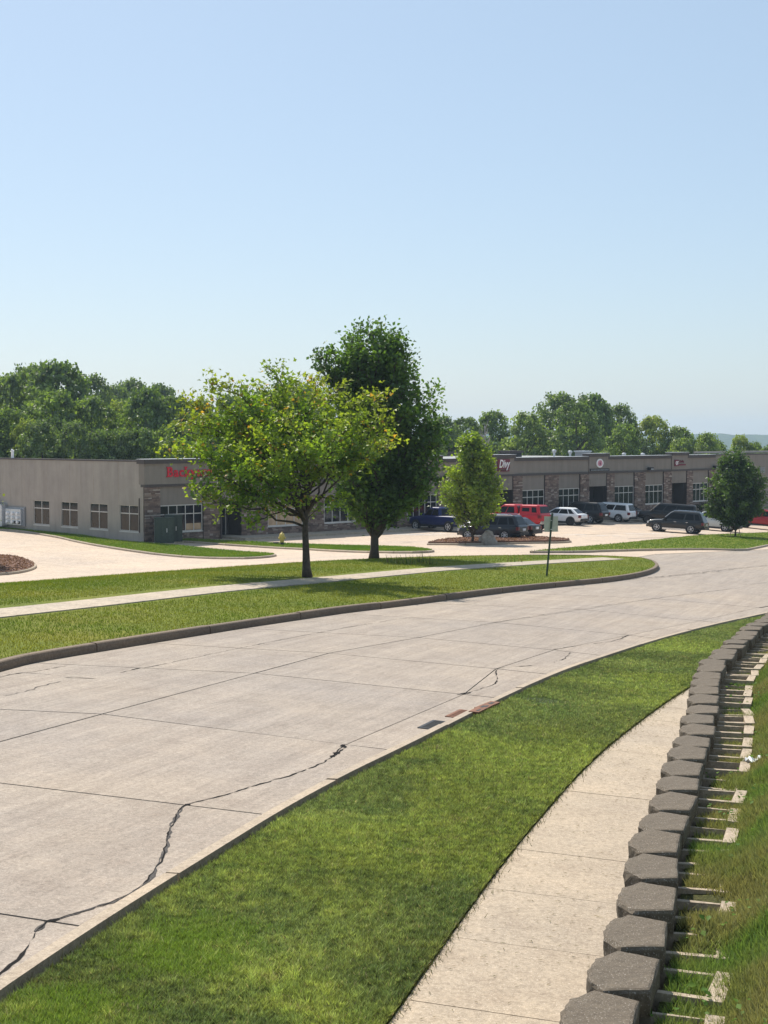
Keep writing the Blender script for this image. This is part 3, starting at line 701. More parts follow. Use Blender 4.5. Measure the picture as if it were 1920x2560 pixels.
tag(sheet('lawn', Q, .15, 'lawn_far', .9, None, .25), kind='structure'); med_poly = Q
# far pavement across that lawn
fp = empty('pavement'); tag(fp, kind='structure')
lo_e = smooth_line(gps([(-300, 1580), (0, 1543), (243, 1517), (579, 1477), (752, 1461), (960, 1441.5), (1134, 1424), (1365, 1409), (1562, 1398)], .17))
up_e = smooth_line(gps([(-300, 1560), (0, 1527), (243, 1504), (579, 1468), (752, 1453), (960, 1434), (1134, 1417.5), (1365, 1403.5), (1562, 1394.5)], .17))
cl = resample((resample(lo_e, 1)[:60] + resample(up_e, 1)[:60])/2 if False else lo_e, 1.525); n_ = normals(cl)
wids = np.array([min(np.min(np.linalg.norm(resample(up_e, .3) - q, axis=1)), 2.2) for q in cl]); wids = np.clip(np.convolve(np.pad(wids, 3, 'edge'), np.ones(7)/7, 'valid'), 1.2, 1.9)
for i in range(len(cl)-1):
    slab([cl[i], cl[i+1], cl[i+1]+n_[i+1]*wids[i+1], cl[i]+n_[i]*wids[i]], .012, .178, 'far_walk', fp, .04, 2)
isl_a = island('lawn', [(-120, 1322), (0, 1325), (50, 1328), (105, 1337), (150, 1345), (187, 1354), (256, 1367), (356, 1382), (430, 1390), (533, 1396), (641, 1396), (695, 1390), (685, 1385), (545, 1374), (400, 1361), (301, 1354), (215, 1341), (150, 1328), (90, 1321), (0, 1314), (-120, 1309)], 'lawn_far', 'kerb', it=1)
isl_b = island('lawn', [(235, 1342), (362, 1350), (500, 1357), (545, 1361), (640, 1367), (759, 1373), (800, 1376), (960, 1382), (1062, 1382), (1096, 1377), (1011, 1368), (800, 1363), (690, 1359), (617, 1355), (540, 1352), (500, 1350), (400, 1345), (340, 1342), (235, 1337)], 'lawn_far', 'kerb', it=1)
isl_r = island('lawn', [(1328, 1381), (1440, 1381), (1550, 1377), (1750, 1373), (1860, 1376), (1890, 1371), (1930, 1362), (2050, 1350), (2060, 1322), (1920, 1333), (1773, 1338), (1706, 1343), (1550, 1360), (1481, 1366), (1345, 1378)], 'lawn_far', 'kerb', it=1)
isl_m = island('mulch_bed', [(-120, 1394), (0, 1388), (50, 1394), (80, 1404), (96, 1415), (82, 1425), (45, 1433), (0, 1437), (-120, 1442)], 'mulch', 'kerb', lift=.05)
isl_n = island('mulch_bed', [(1067, 1361), (1177, 1362), (1320, 1358), (1415, 1357), (1436, 1353), (1391, 1349), (1320, 1345), (1164, 1348), (1097, 1353)], 'mulch', 'kerb', lift=.12)
# wood chips on the two beds
for poly, n in ((isl_m, 2600), (isl_n, 2600)):
    q = scatter(poly, n); C = np.column_stack([q, Hn(q[:, 0], q[:, 1]) + np.where(poly is isl_m, .16, .23)]); 
    o = leaves(C, rng.normal(0, 1, (n, 3))*(1, 1, .5), rng.normal(0, .5, (n, 3)) + (0, 0, 1), rng.uniform(.08, .22, n), mixc((.10, .045, .03), (.30, .17, .12), rng.random(n)), 'mulch', 'blade', None, .2, .4); tag(o, kind='stuff')
# blades on the far lawns
P = scatter(med_poly, 150000, lambda p: np.clip((38/np.maximum(p[:, 1], 20))**1.2, 0, 1))
P = P[np.array([True]*len(P))]
cw = resample(lo_e, .5); nw = normals(cw); mid = cw + nw*.75; near_ = np.zeros(len(P)) + 9
for i in range(0, len(P), 20000): near_[i:i+20000] = np.min(np.linalg.norm(P[i:i+20000, None, :] - mid[None, ::1, :], axis=2), axis=1)
P = P[near_ > .98]
g1 = nz(P, .3, 1); g2 = nz(P, 1.2, 6)
cb = mixc((.14, .195, .02), (.25, .25, .036), .45 + g1*1.2 + g2*.5); cb *= rng.uniform(.75, 1.25, (len(P), 1))
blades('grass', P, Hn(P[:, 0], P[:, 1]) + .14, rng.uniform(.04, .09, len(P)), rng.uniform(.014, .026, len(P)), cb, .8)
for poly, n in ((isl_a, 30000), (isl_b, 22000), (isl_r, 22000)):
    P = scatter(poly, n); g1 = nz(P, .3, 3); cb = mixc((.11, .20, .022), (.19, .25, .032), .5 + g1)*rng.uniform(.75, 1.25, (len(P), 1))
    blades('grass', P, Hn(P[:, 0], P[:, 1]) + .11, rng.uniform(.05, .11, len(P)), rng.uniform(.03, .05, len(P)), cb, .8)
# tufts of taller weeds by the big tree's shadow
q = []
for px in list(range(965, 1085, 9)) + [1110, 1300, 1283, 1478]:
    if random.random() < .75: c = gp(px + random.uniform(-2, 2), 1408 + random.uniform(-3, 4), .15); q.append(c + rng.normal(0, .10, (7, 2)))
q = np.vstack(q); blades('tall_weeds', q, Hn(q[:, 0], q[:, 1]) + .14, rng.uniform(.18, .55, len(q)), rng.uniform(.03, .06, len(q)), mixc((.10, .20, .03), (.24, .18, .08), rng.random(len(q))), .45)
# painted bays
nf = np.array((math.sin(FA), -math.cos(FA))); df = np.array((math.cos(FA), math.sin(FA)))
for px, py, L in ([(995 + 14*k, 1336.5, 3.2) for k in range(7)] + [(1080, 1333, 3), (1115, 1335, 3)] + [(1480, 1340, 3.5), (1520, 1338, 3), (1440, 1337, 3), (1600, 1334.5, 4), (1570, 1340, 4), (1660, 1334, 3.5), (1735, 1332, 4)]):
    c = gp(px, py); d_l = nf if px < 1200 else df*.9 + nf*.1
    strip('parking_line', [c - d_l*L/2, c, c + d_l*L/2], .12 if px < 1200 else .22, .004, 'white_line', lot)
for pts in ([(1440, 1338), (1500, 1335), (1545, 1334)], [(1000, 1358), (1030, 1356)], [(1570, 1347), (1610, 1345), (1690, 1342)]):
    strip('crack', resample(gps(pts), 1), .10, .005, 'tar_grey', lot)

# ------------------------------------------------------------------ the long building
C0 = at(358, 1152, 100.0)[:2]; BZ = -7.6
bld = empty('building', (*C0, BZ), FA)
tag(bld, 'long low tan commercial building with stone piers, dark cornice and a windowed side wall', 'building')
def fs(px):                                        # photo column -> metres along the facade
    u = (px-960)/F_PX/_cp; u = ray(px, 1100); u = u[0]/u[1]
    return (u*C0[1] - C0[0]) / (df[0] - u*df[1])
def sy(px):                                        # photo column -> metres back along the side wall
    u = ray(px, 1100); u = u[0]/u[1]; wx, wy = -math.sin(FA), math.cos(FA)
    return (u*C0[1] - C0[0]) / (wx - u*wy)
Z = lambda z: z - BZ
ZT, ZL, ZB0, ZB1, ZWT, ZWS, ZBOT = Z(-1.46), Z(-1.74), Z(-3.42), Z(-3.24), Z(-4.77), Z(-6.62), -2.2
def bx(name, mt, x0, x1, y0, y1, z0, z1, parent=None): return MB().box((x0, y0, z0), (x1, y1, z1)).build(name, mt, parent or bld)
def window(x0, x1, z0, z1, cols, rows, glass='glass', y=0.0, side=False, rowz=None):
    fr = MB(); t = .055; d0, d1 = y-.02, y+.06
    xsn = np.linspace(x0, x1, cols+1); zz = [z0, rowz or (z0+(z1-z0)*.66), z1] if rows == 2 else [z0, z1]
    for k, x in enumerate(xsn): h = t if 0 < k < cols else t*1.3; fr.box((x-h/2, d0, z0), (x+h/2, d1, z1))
    for k, z in enumerate(zz): h = t*1.2; fr.box((x0-.03, d0+.003, z-h/2), (x1+.03, d1-.003, z+h/2))
    fr.box((x0-.06, y-.07, z0-.11), (x1+.06, y+.05, z0-.035))
    if side: fr.V = [(v[1], v[0], v[2]) for v in fr.V]; fr.F = [f[::-1] for f in fr.F]
    f = fr.build('window', 'alu', bld)
    for i in range(cols):
        for j in range(rows):
            g = glass[j] if isinstance(glass, (list, tuple)) else glass
            a, b = (xsn[i]+t/2, y+.015, zz[j]+t/2), (xsn[i+1]-t/2, y+.04, zz[j+1]-t/2); m = MB().box(a, b)
            if side: m.V = [(v[1], v[0], v[2]) for v in m.V]; m.F = [q[::-1] for q in m.F]
            m.build('pane', g, f)
    return f
def stones(x0, x1, z0, z1, y=0.0):
    m = MB(); z = z0
    while z < z1 - .03:
        h = min(random.choice((.075, .10, .13, .16)), z1 - z); x = x0
        while x < x1 - .02:
            l = min(random.uniform(.16, .62), x1 - x)
            if x1 - x - l < .1: l = x1 - x
            g = random.random(); c = np.array((.205, .142, .115))*random.uniform(.55, 1.2)
            if g > .9: c = np.array((.40, .33, .28))*random.uniform(.8, 1.1)
            elif g > .7: c = np.array((.27, .20, .165))
            if z < ZWS + .5 - 1.2: c = c
            m.box((x+.005, y-.03-random.uniform(0, .05), z+.005), (x+l-.005, y, z+h-.005), tuple(c)); x += l
        z += h
    o = m.build('stone_veneer', 'stone', bld); tag(o, kind='stuff'); return o
XE = fs(1787); XEND = fs(1960) + 22
# side wall (recedes to the left), with its four windows
SW = [(82, 121), (151, 192), (223, 267), (297.5, 344)]; YS = [(sy(b), sy(a)) for a, b in SW]; DEP = sy(-150)
zt_s, zb_s = Z(-4.73), Z(-6.53)
cuts = [0.14]; 
for a, b in sorted(YS): cuts += [a, b]
cuts.append(DEP)
def sbx(name, mt, y0, y1, z0, z1, x0=0.0, x1=.25): return MB().box((x0, y0, z0), (x1, y1, z1)).build(name, mt, bld)
sbx('wall_panel', 'precast', .02, DEP, zt_s+.002, Z(-1.66)); sbx('wall_panel', 'precast', .02, DEP, ZBOT, zb_s-.002)
for k in range(0, len(cuts), 2): sbx('wall_panel', 'precast', cuts[k]+(.001 if k else -.1), cuts[k+1]-.001, zb_s, zt_s)
for a, b in YS:
    f = window(a, b, zb_s, zt_s, 2, 2, ['glass_tan', 'glass'], .06, True, zb_s + (zt_s-zb_s)*.68)
    sbx('blind', 'glass', a+.02, b-.02, zb_s+.02, zt_s-.02, .13, .16)
sbx('coping', 'cap', 0, DEP+.1, Z(-1.66)+.001, Z(-1.55), -.05, .32)
for y in np.arange(2.9, DEP, 3.05): sbx('panel_joint', 'kerb', y-.012, y+.012, zt_s+.1, Z(-1.67), -.003, .01)
# parapet and cornice segments of the facade
segs = [(358, 548, 1), (548, 700, 0), (700, 790, 1), (790, 1010, 0), (1010, 1100, 1), (1100, 1222, 0), (1222, 1283, 1), (1283, 1471, 0), (1471, 1518, 1), (1518, 1678, 0), (1678, 1717, 1), (1717, 1787, 0)]
for a, b, tall in segs:
    x0, x1 = fs(a), fs(b); zt = ZT if tall else ZL; y = -.14 if tall else -.02
    if a == 358: x0 = -.02
    bx('parapet_panel', 'eifs', x0+.002, x1-.002, y, .5, ZB1+.002, zt-.34)
    bx('cornice', 'cap', x0-(.10 if tall else 0), x1+(.10 if tall else 0), y-.12, .62, zt-.338, zt-.03)
    bx('coping', 'metal_cap', x0-(.12 if tall else .002), x1+(.12 if tall else .002), y-.14, .66, zt-.028, zt)
bx('string_band', 'cap', -.02, XE, -.16, .3, ZB0, ZB1)
bx('wall_panel', 'eifs', XE+.003, XEND, -.01, .5, ZBOT, ZL-.12); bx('coping', 'cap', XE+.12, XEND, -.06, .6, ZL-.118, ZL-.0); bx('wall_panel', 'precast', XE+6, XE+60 if XE+60 < XEND else XEND-.2, 6, 6.3, ZL, ZL+.22)
# bays along the facade
bays = [('pier', 358, 397), ('win', 397, 505, 5, 'glass'), ('pier', 505, 547), ('door', 547, 602), ('stone', 602, 668), ('win', 668, 757, 4, 'blind'), ('stone', 757, 809), ('win', 809, 890, 4, 'glass'),
        ('stone', 890, 945), ('door', 945, 992), ('stone', 992, 1018), ('win', 1018, 1092, 5, 'glass'), ('pier', 1092, 1128), ('win', 1128, 1192, 4, 'glass'), ('pier', 1192, 1240), ('door', 1240, 1281), ('pier', 1281, 1304),
        ('win', 1304, 1361, 4, 'glass'), ('pier', 1361, 1395), ('win', 1395, 1449, 4, 'glass'), ('pier', 1449, 1471), ('door', 1471, 1516), ('pier', 1516, 1535), ('win', 1535, 1585, 4, 'glass'), ('pier', 1585, 1612),
        ('win', 1612, 1658, 4, 'glass'), ('pier', 1658, 1678), ('door', 1678, 1716), ('pier', 1716, 1731), ('win', 1731, 1771, 4, 'glass'), ('pier', 1771, 1787)]
for bay in bays:
    kd, a, b = bay[:3]; x0, x1 = fs(a), fs(b); e = .0015
    if a == 358: x0 = 0
    if kd == 'pier':
        bx('pier', 'recess', x0+e+.02, x1-e-.02, -.08, .3, ZBOT, ZB0-.002); stones(x0+.004, x1-.004, -.9, ZB0-.004, -.082)
        if a == 358:                                # the corner pier shows a stone return on the side wall
            m = MB(); z = -.5
    elif kd == 'stone':
        bx('wall_panel', 'eifs', x0+e, x1-e, 0, .3, ZWT+.35, ZB0-.002); bx('wall_panel', 'recess', x0+e, x1-e, .002, .3, ZBOT, ZWT+.348); stones(x0+.004, x1-.004, -.9, ZWT+.345, 0)
    elif kd == 'win':
        bx('wall_panel', 'eifs', x0+e, x1-e, 0, .3, ZWT+.03, ZB0-.002); bx('wall_panel', 'recess', x0+e, x1-e, .004, .3, ZBOT, ZWS-.12); stones(x0+.004, x1-.004, -.9, ZWS-.122, .003)
        g = ['glass', 'glass'] if bay[4] == 'glass' else ['glass_blind', 'glass_blind']
        window(x0+.05, x1-.05, ZWS, ZWT, bay[3], 2, g, .02)
        bx('blind', 'glass', x0+.06, x1-.06, .09, .12, ZWS+.02, ZWT-.02)
        if a == 397: bx('blind', 'glass_blind', x1-1.55, x1-.12, .02, .034, ZWS+.06, ZWS+.52)
    else:
        bx('wall_panel', 'eifs', x0+e, x1-e, -.03, .3, ZWT+.12, ZB0-.002)
        bx('lintel_panel', 'eifs', x0+.3, x1-.3, -.06, -.03, ZWT+.35, ZWT+.8)
        bx('recess_wall', 'recess', x0+e, x1-e, 1.5, 1.7, ZBOT, ZWT+.118); bx('recess_ceiling', 'recess', x0+e, x1-e, .302, 1.498, ZWT+.122, ZWT+.3)
        bx('recess_wall', 'recess', x0-.1, x0+e-.003, .31, 1.49, ZBOT, ZWT+.115); bx('recess_wall', 'recess', x1-e+.003, x1+.1, .31, 1.49, ZBOT, ZWT+.115)
        xm = x0 + (x1-x0)*.42; z0 = -.05
        dr = MB(); dr.box((xm-.95, 1.42, z0), (xm-.88, 1.49, z0+2.5)); dr.box((xm+.88, 1.42, z0), (xm+.95, 1.49, z0+2.5)); dr.box((xm-.87, 1.423, z0+2.43), (xm+.87, 1.487, z0+2.5)); dr.box((xm-.12, 1.424, z0), (xm-.05, 1.486, z0+2.428))
        dd = dr.build('door', 'alu', bld); MB().box((xm-.87, 1.45, z0+.02), (xm-.13, 1.47, z0+2.42)).build('pane', 'glass', dd); MB().box((xm-.04, 1.45, z0+.02), (xm+.87, 1.47, z0+2.42)).build('pane', 'glass', dd); MB().box((xm+.02, 1.39, z0+.95), (xm+.06, 1.42, z0+1.25)).build('handle', 'chrome', dd)
bx('roof', 'roof_membrane', .4, XEND-.4, .7, 40, ZL-.75, ZL-.55)
bx('rear_parapet', 'cap', .4, XEND-.4, 40.1, 40.4, ZBOT, ZL-.02)
bx('downspout', 'cap', fs(546.2)-.05, fs(546.2)+.05, -.30, -.2, -.4, ZB0); bx('conduit', 'cap', -.06, -.01, sy(347.5)-.03, sy(347.5)+.03, Z(-6.6), Z(-4.2))
# sidewalk in front of it (structure), raised, with its kerb
fwk = empty('pavement'); tag(fwk, kind='structure')
def loc(x, y): v = C0 + df*x + nf*(-y); return v
ss = np.linspace(fs(560), fs(1800), 46)
for a, b in zip(ss[:-1], ss[1:]): slab([loc(a, -2.35), loc(b, -2.35), loc(b, 1.5), loc(a, 1.5)], .01, .15, 'far_walk', fwk, .2, 2)
# blue accessible bays signs, wall lights, roof plant
for px, pt, pb in ((851.5, 1277, 1328), (957, 1276, 1322)):
    Yd = gp(px, pb)[1]; q = gp(px, pb); r = empty('parking_sign', (*q, H(*q)+.15), FA)
    tag(r, 'blue and white parking sign on a post, ' + ('seen left of the tall dark tree trunk' if px < 900 else 'seen right of the tall dark tree trunk'), 'sign', 'accessible parking signs')
    MB().tube([(0, 0, -.2), (0, 0, 1.95)], .03, 6).build('post', 'dark_metal', r)
    MB().box((-.22, -.06, 1.32), (.22, -.035, 1.98)).build('sign_panel', 'sign_white', r)
    MB().box((-.19, -.066, 1.36), (.19, -.058, 1.76)).build('blue_field', 'sign_blue', r)
    wm = MB().lathe([(.045, -.078), (.045, -.072)], (.0, 0, 1.68), 'y', 10); wm.box((-.03, -.078, 1.5), (.02, -.07, 1.63)); wm.lathe([(.09, -.0775), (.09, -.0725)], (-.01, 0, 1.46), 'y', 14); wm.build('wheelchair_mark', 'sign_white', r)
for px, where in ((1620, 'x'), (1783, 'last')):
    x = fs(px); p = loc(x, -.3); r = empty('wall_lamp', (*p, -3.22), FA); tag(r, 'black wall lamp on the dark facade band, ' + ('left of the small square sign' if px < 1700 else 'beside the dark round tree'), 'wall lamp')
    MB().box((-.28, -.25, .0), (.28, .14, .28)).build('housing', 'black', r); MB().box((-.24, -.26, .03), (.24, -.252, .16)).build('lens', 'grey_metal', r)
def vent(px, py, kind, label, dist=9):
    x = fs(px); p = loc(x, dist); zt = at(px, py, p[1])[2]; zb = BZ + ZL - .6; q = at(px, py, p[1])[:2]; r = empty('roof_vent' if kind != 'unit' else 'rooftop_unit', (*q, zb), FA); tag(r, label, 'roof vent' if kind != 'unit' else 'rooftop unit')
    h = zt - zb
    if kind == 'pipe': MB().tube([(0, 0, 0), (0, 0, h-.25)], .11, 10).build('pipe', 'galv', r); MB().lathe([(.13, h-.3), (.22, h-.16), (.22, h-.05), (.08, h)], (0, 0, 0), 'z', 12).build('cowl', 'galv', r)
    elif kind == 'unit':
        MB().box((-.62, -.5, 0), (.62, .5, h-.14)).build('cabinet', 'grey_metal', r); MB().box((-.7, -.6, h-.138), (.7, .6, h)).build('lid', 'galv', r)
        for k in range(6): MB().box((-.55+k*.19, -.52, .2), (-.43+k*.19, -.502, h-.3)).build('louvre', 'dark_metal', r)
    elif kind == 'dark': MB().box((-.9, -.6, 0), (.9, .6, h-.2)).build('cabinet', 'dark_metal', r); MB().box((-1.0, -.7, h-.198), (1.0, .7, h)).build('lid', 'cap', r)
    else:
        MB().tube([(0, 0, 0), (0, 0, h-.15), (.05, 0, h-.04), (.2, 0, h), (.35, 0, h-.06), (.38, 0, h-.22)], .12, 8).build('pipe', 'sign_white', r)
vent(1385.5, 1124, 'pipe', 'tall galvanised roof vent above the windows between the maroon and round signs'); vent(1425.5, 1126.5, 'pipe', 'galvanised roof vent with cowl left of the flat pale rooftop unit')
vent(1457, 1126.5, 'unit', 'flat pale rooftop unit beside the raised parapet of the round sign'); vent(1277, 1126.5, 'dark', 'dark boxy rooftop unit above the maroon script sign')
vent(1560, 1132, 'pipe', 'short roof vent behind the parapet right of the round sign', 6); vent(1607, 1132.5, 'pipe', 'low roof vent behind the parapet left of the small square dark sign', 6)
p = at(31, 1127, 112); r = empty('roof_pipe', (p[0], p[1], BZ+ZL-.5)); tag(r, 'white hooked vent pipe on the roof of the side wall', 'roof pipe'); h = p[2] - r.location.z
MB().tube([(0, 0, 0), (0, 0, h-.1), (.04, 0, h), (-.06, 0, h+.06), (-.1, 0, h-.06)], .11, 8).build('pipe', 'sign_white', r); MB().tube([(.2, 0, .5), (1.2, .3, .42)], .06, 6).build('gas_line', 'galv', r)
for px in (532, 543): vent(px, 1139, 'gooseneck', 'white roof pipe seen through the ' + ('left' if px < 540 else 'right') + ' edge leaves of the yellow-green maple', 7)
# signs on the facade
def sign_root(name, px, py, label, yo=-.16):
    x = fs(px); p = loc(x, yo); z = at(px, py, p[1])[2]; r = empty(name, (*p, z), FA); tag(r, label, 'sign'); return r
def put_text(r, s, size, mt, x=0, y=-.03, z=0, name='lettering', bold=0., shear=0., depth=.03, sx=1.0):
    me = text_mesh(s, size, depth, bold, shear); me.materials.clear(); me.materials.append(M[mt])
    o = link(name, me, r); o.location = (x, y, z); o.rotation_euler = (math.pi/2, 0, 0); o.scale = (sx, 1, 1); return o
r = sign_root('shop_sign', 410, 1192, 'large red serif shop lettering on the parapet at the corner, partly behind maple leaves', -.16)
xx = -.0
for ch, wd_ in zip('Backyard', (.62, .50, .45, .56, .54, .50, .42, .56)):
    o = put_text(r, ch, .98, 'sign_red', xx + wd_*.5 + .0, -.04, 0, 'letter', .022)
    me = o.data; m = MB(); v = np.array([q.co for q in me.vertices]); lo, hi = v.min(0), v.max(0)
    if ch in 'Bkdr':
        m.box((lo[0]-.07, lo[1], -.03), (lo[0]+.24, lo[1]+.06, .034))
        if ch in 'Bk': m.box((lo[0]-.07, hi[1]-.06, -.03), (lo[0]+.2, hi[1], .034))
        m.build('serif', 'sign_red', o)
    xx += wd_
r.location = (*loc(fs(358)+ (fs(411)-fs(358)), -.16), r.location.z) 
r = sign_root('shop_sign', 690, 1187, 'blue sign on the tan parapet glimpsed through the yellow-green maple', -.2); MB().box((-.9, -.04, -.3), (.9, 0, .3)).build('sign_panel', 'sign_blue', r)
r = sign_root('shop_sign', 1255, 1162, 'square maroon shop sign with white script lettering on the raised parapet'); s_ = (fs(1270)-fs(1240))/2
MB().box((-s_, -.08, -.36), (s_, 0, .50)).build('sign_panel', 'maroon', r); put_text(r, 'Divy', 1.0, 'sign_white', .0, -.1, -.24, 'script', .02, .28, .012, .92*s_/1.0)
MB().box((-s_, -.07, -.60), (s_*.94, 0, -.43)).build('lower_strip', 'maroon', r)
for k in range(9): MB().box((-s_*.9+k*.17*s_, -.078, -.55), (-s_*.9+k*.17*s_+.1*s_, -.07, -.47)).build('small_letter', 'recess', r)
r = sign_root('shop_sign', 1496, 1158, 'round white and pink emblem above a black name strip on the facade'); s_ = (fs(1518)-fs(1471))/2
def oval(rx, rz, n=28): return [(rx*math.cos(2*math.pi*k/n), rz*math.sin(2*math.pi*k/n)) for k in range(n)]
def zplate(poly, y0, y1, name, mt):
    m = MB().prism(poly, y0, y1); m.V = [(x, -y, z) for x, z, y in [(v[0], v[1], v[2]) for v in m.V]]; return m.build(name, mt, r)
zplate(oval(.56, .42), 0, .06, 'emblem', 'sign_white'); zplate(oval(.38, .29), .061, .075, 'emblem_field', 'pinkish'); put_text(r, '6', .42, 'maroon', 0, -.082, -.14, 'figure', .01, 0, .006)
MB().box((-s_*1.02, -.07, -.78), (s_, 0, -.52)).build('name_strip', 'black', r)
for k in range(13): MB().box((-s_*.95+k*s_*.145, -.08, -.71), (-s_*.95+k*s_*.145+s_*.09, -.07, -.60)).build('small_letter', 'grey_metal', r)
r = sign_root('shop_sign', 1688, 1157, 'small square dark sign with white letters and side lettering on the last raised parapet'); 
MB().box((-.36, -.07, -.34), (.36, 0, .32)).build('sign_panel', 'maroon', r); put_text(r, 'QT', .44, 'sign_white', .02, -.085, -.16, 'letters', .02, 0, .01, .8)
put_text(r, 'Quality', .36, 'maroon', .95, -.03, .03, 'lettering', .0, .2, .02, .8); MB().box((.42, -.05, -.28), (1.75, 0, -.13)).build('lettering_strip', 'maroon', r)
x = fs(1906); p = loc(x, -.06); r = empty('wall_vent', (*p, at(1906, 1175, p[1])[2]), FA); tag(r, 'small grey louvred wall vent high on the plain wall behind the right-hand tree', 'wall vent')
for k in range(4): MB().box((-.5, -.05, -.3+k*.16), (.5, .04, -.2+k*.16)).build('slat', 'grey_metal', r)
# meter bank and cabinet on the side wall
def side_loc(y, o): return C0 + np.array((-math.sin(FA), math.cos(FA)))*y + df*o
y0, y1 = sy(58), sy(18); p = side_loc((y0+y1)/2, -.02); zc = (at(39, 1272, p[1])[2], at(39, 1311, p[1])[2]); r = empty('meter_bank', (*p, zc[1]), FA); tag(r, 'grey electricity meter bank with nine round meters on the side wall', 'meter bank')
w2 = (y1-y0)/2; h = zc[0]-zc[1]
MB().box((-.12, -w2-.25, -.1), (.0, w2+.2, h+.15)).build('backboard', 'grey_metal', r); MB().box((-.3, -w2, 0), (-.122, w2, h)).build('panel', 'galv', r)
for i in range(3):
    for j in range(3):
        m = MB().lathe([(.13, 0), (.13, .12), (.10, .15)], (0, 0, 0), 'z', 12); m.V = [(-.3-z, w2*(.62-.62*j)+y-.05, h*.8-h*.27*i-.1+x) for x, y, z in m.V]; m.F = [f[::-1] for f in m.F]; m.build('meter', 'sign_white', r)
MB().box((-.31, -w2+.06, .08), (-.30, w2*.1, .3)).build('breaker_cover', 'black', r)
p = side_loc(sy(5), -.05); r = empty('utility_cabinet', (*p, at(5, 1314, p[1])[2]), FA); tag(r, 'pale grey utility cabinet against the side wall at the far edge of the photo', 'cabinet'); h = at(5, 1262, p[1])[2]-r.location.z
MB().box((-.5, -.7, .0), (0, .9, h)).build('body', 'galv', r); MB().box((-.54, -.74, h+.001), (.0, .94, h+.06)).build('lid', 'galv', r); MB().box((-.52, -.3, h*.5), (-.501, -.22, h*.6)).build('handle', 'black', r)

# ------------------------------------------------------------------ street things
q = gp(1366.5, 1441, .15); zb = H(*q) + .15; top = at(1381, 1283, q[1]-.2)
r = empty('street_sign', (*q, zb)); tag(r, 'leaning street sign on a green post seen from behind, pale grey green panel', 'street sign')
tp = top - np.array((*q, zb)); m = MB(); u = tp/np.linalg.norm(tp)
m.tube([-u*.2, tp], .042, 6).build('post', 'post_green', r)
r0 = MB(); pc = tp*.80 ; hw, hh = .27, .30
r0.box((pc[0]-hw, pc[1]+.045, pc[2]-hh+.07), (pc[0]+hw, pc[1]+.06, pc[2]+hh+.07)); o = r0.build('sign_panel', 'sign_back', r)
for dz in (-.15, .2): MB().box((pc[0]-.035, pc[1]-.055, pc[2]+dz), (pc[0]+.035, pc[1]+.044, pc[2]+dz+.03)).build('bracket', 'galv', r)
q = gp(705, 1362, .12); r = empty('fire_hydrant', (*q, H(*q)+.1)); tag(r, 'yellow fire hydrant with a dark base on the thin grass strip by the facade', 'fire hydrant')
MB().lathe([(.17, -.05), (.17, .10), (.12, .11), (.12, .2)], (0, 0, 0), 'z', 14).build('base_flange', 'black', r)
MB().lathe([(.13, .2), (.14, .24), (.15, .42), (.17, .56), (.20, .58), (.20, .62), (.17, .66)], (0, 0, 0), 'z', 14).build('barrel', 'hydrant_yellow', r)
MB().lathe([(.18, .661), (.16, .74), (.09, .82), (.05, .84), (.04, .90)], (0, 0, 0), 'z', 14).build('bonnet', 'hydrant_yellow', r)
for s in (-1, 1): MB().tube([(s*.13, 0, .48), (s*.25, 0, .48)], .075, 10).build('hose_cap', 'hydrant_yellow', r)
MB().lathe([(.10, -.27), (.10, -.15), (.07, -.14)], (0, 0, .45), 'y', 10).build('pumper_cap', 'hydrant_yellow', r)
q = gp(690, 1360, .12); r = MB().lathe([(.16, -.1), (.16, .09), (.20, .10), (.20, .15), (.05, .17)], (0, 0, 0), 'z', 10).build('valve_box', 'black', None); r.location = (*q, H(*q)+.1); tag(r, 'low dark valve box just beside the yellow hydrant', 'valve box')
for (a, b, tpy, bt, lab) in ((387, 434, 1293, 1347, 'front green metal transformer box with ribbed doors by the building corner'), (413, 455, 1287, 1345, 'taller green metal transformer box standing behind the ribbed one')):
    q = loc(fs((a+b)/2), -(3.6 if a == 387 else 2.4)); Yq = q[1]; q = at((a+b)/2, bt, Yq)[:2]; wq = (b-a)/F_PX*Yq; h = at(400, tpy, Yq)[2] - H(*q)
    r = empty('transformer_box', (*q, H(*q)), R(12)); tag(r, lab, 'transformer box', 'green transformer boxes')
    MB().box((-wq/2-.08, -.55, -.3), (wq/2+.08, .75, .10)).build('pad', 'far_walk', r); MB().box((-wq/2, -.45, .101), (wq/2, .6, h-.09)).build('cabinet', 'util_green', r)
    MB().box((-wq/2-.03, -.5, h-.088), (wq/2+.03, .64, h)).build('lid', 'util_green', r)
    for k in range(3): MB().box((-wq/2+.08+k*wq*.31, -.49, .16), (-wq/2+.06+(k+.75)*wq*.31, -.452, h-.14)).build('door', 'util_green', r)
    MB().box((wq*.1, -.52, h*.45), (wq*.1+.06, -.491, h*.6)).build('handle', 'galv', r)
q = gp(1222, 1354, .2); r = bmesh.new(); bmesh.ops.create_icosphere(r, subdivisions=3, radius=1)
for v in r.verts:
    c = v.co.copy(); f = 1 + .30*noise.noise(c*1.3) + .14*noise.noise(c*3.1) + .05*noise.noise(c*8); v.co = Vector((c.x*.62*f*(1-.35*max(c.z, 0)), c.y*.5*f, max(c.z, -.3)*.72*f))
me = bpy.data.meshes.new('boulder'); r.to_mesh(me); me.materials.append(M['rock']); o = link('boulder', me); o.location = (*q, H(*q)+.22); tag(o, 'pale angular boulder on the mulch bed in front of the grey sport utility car', 'boulder')

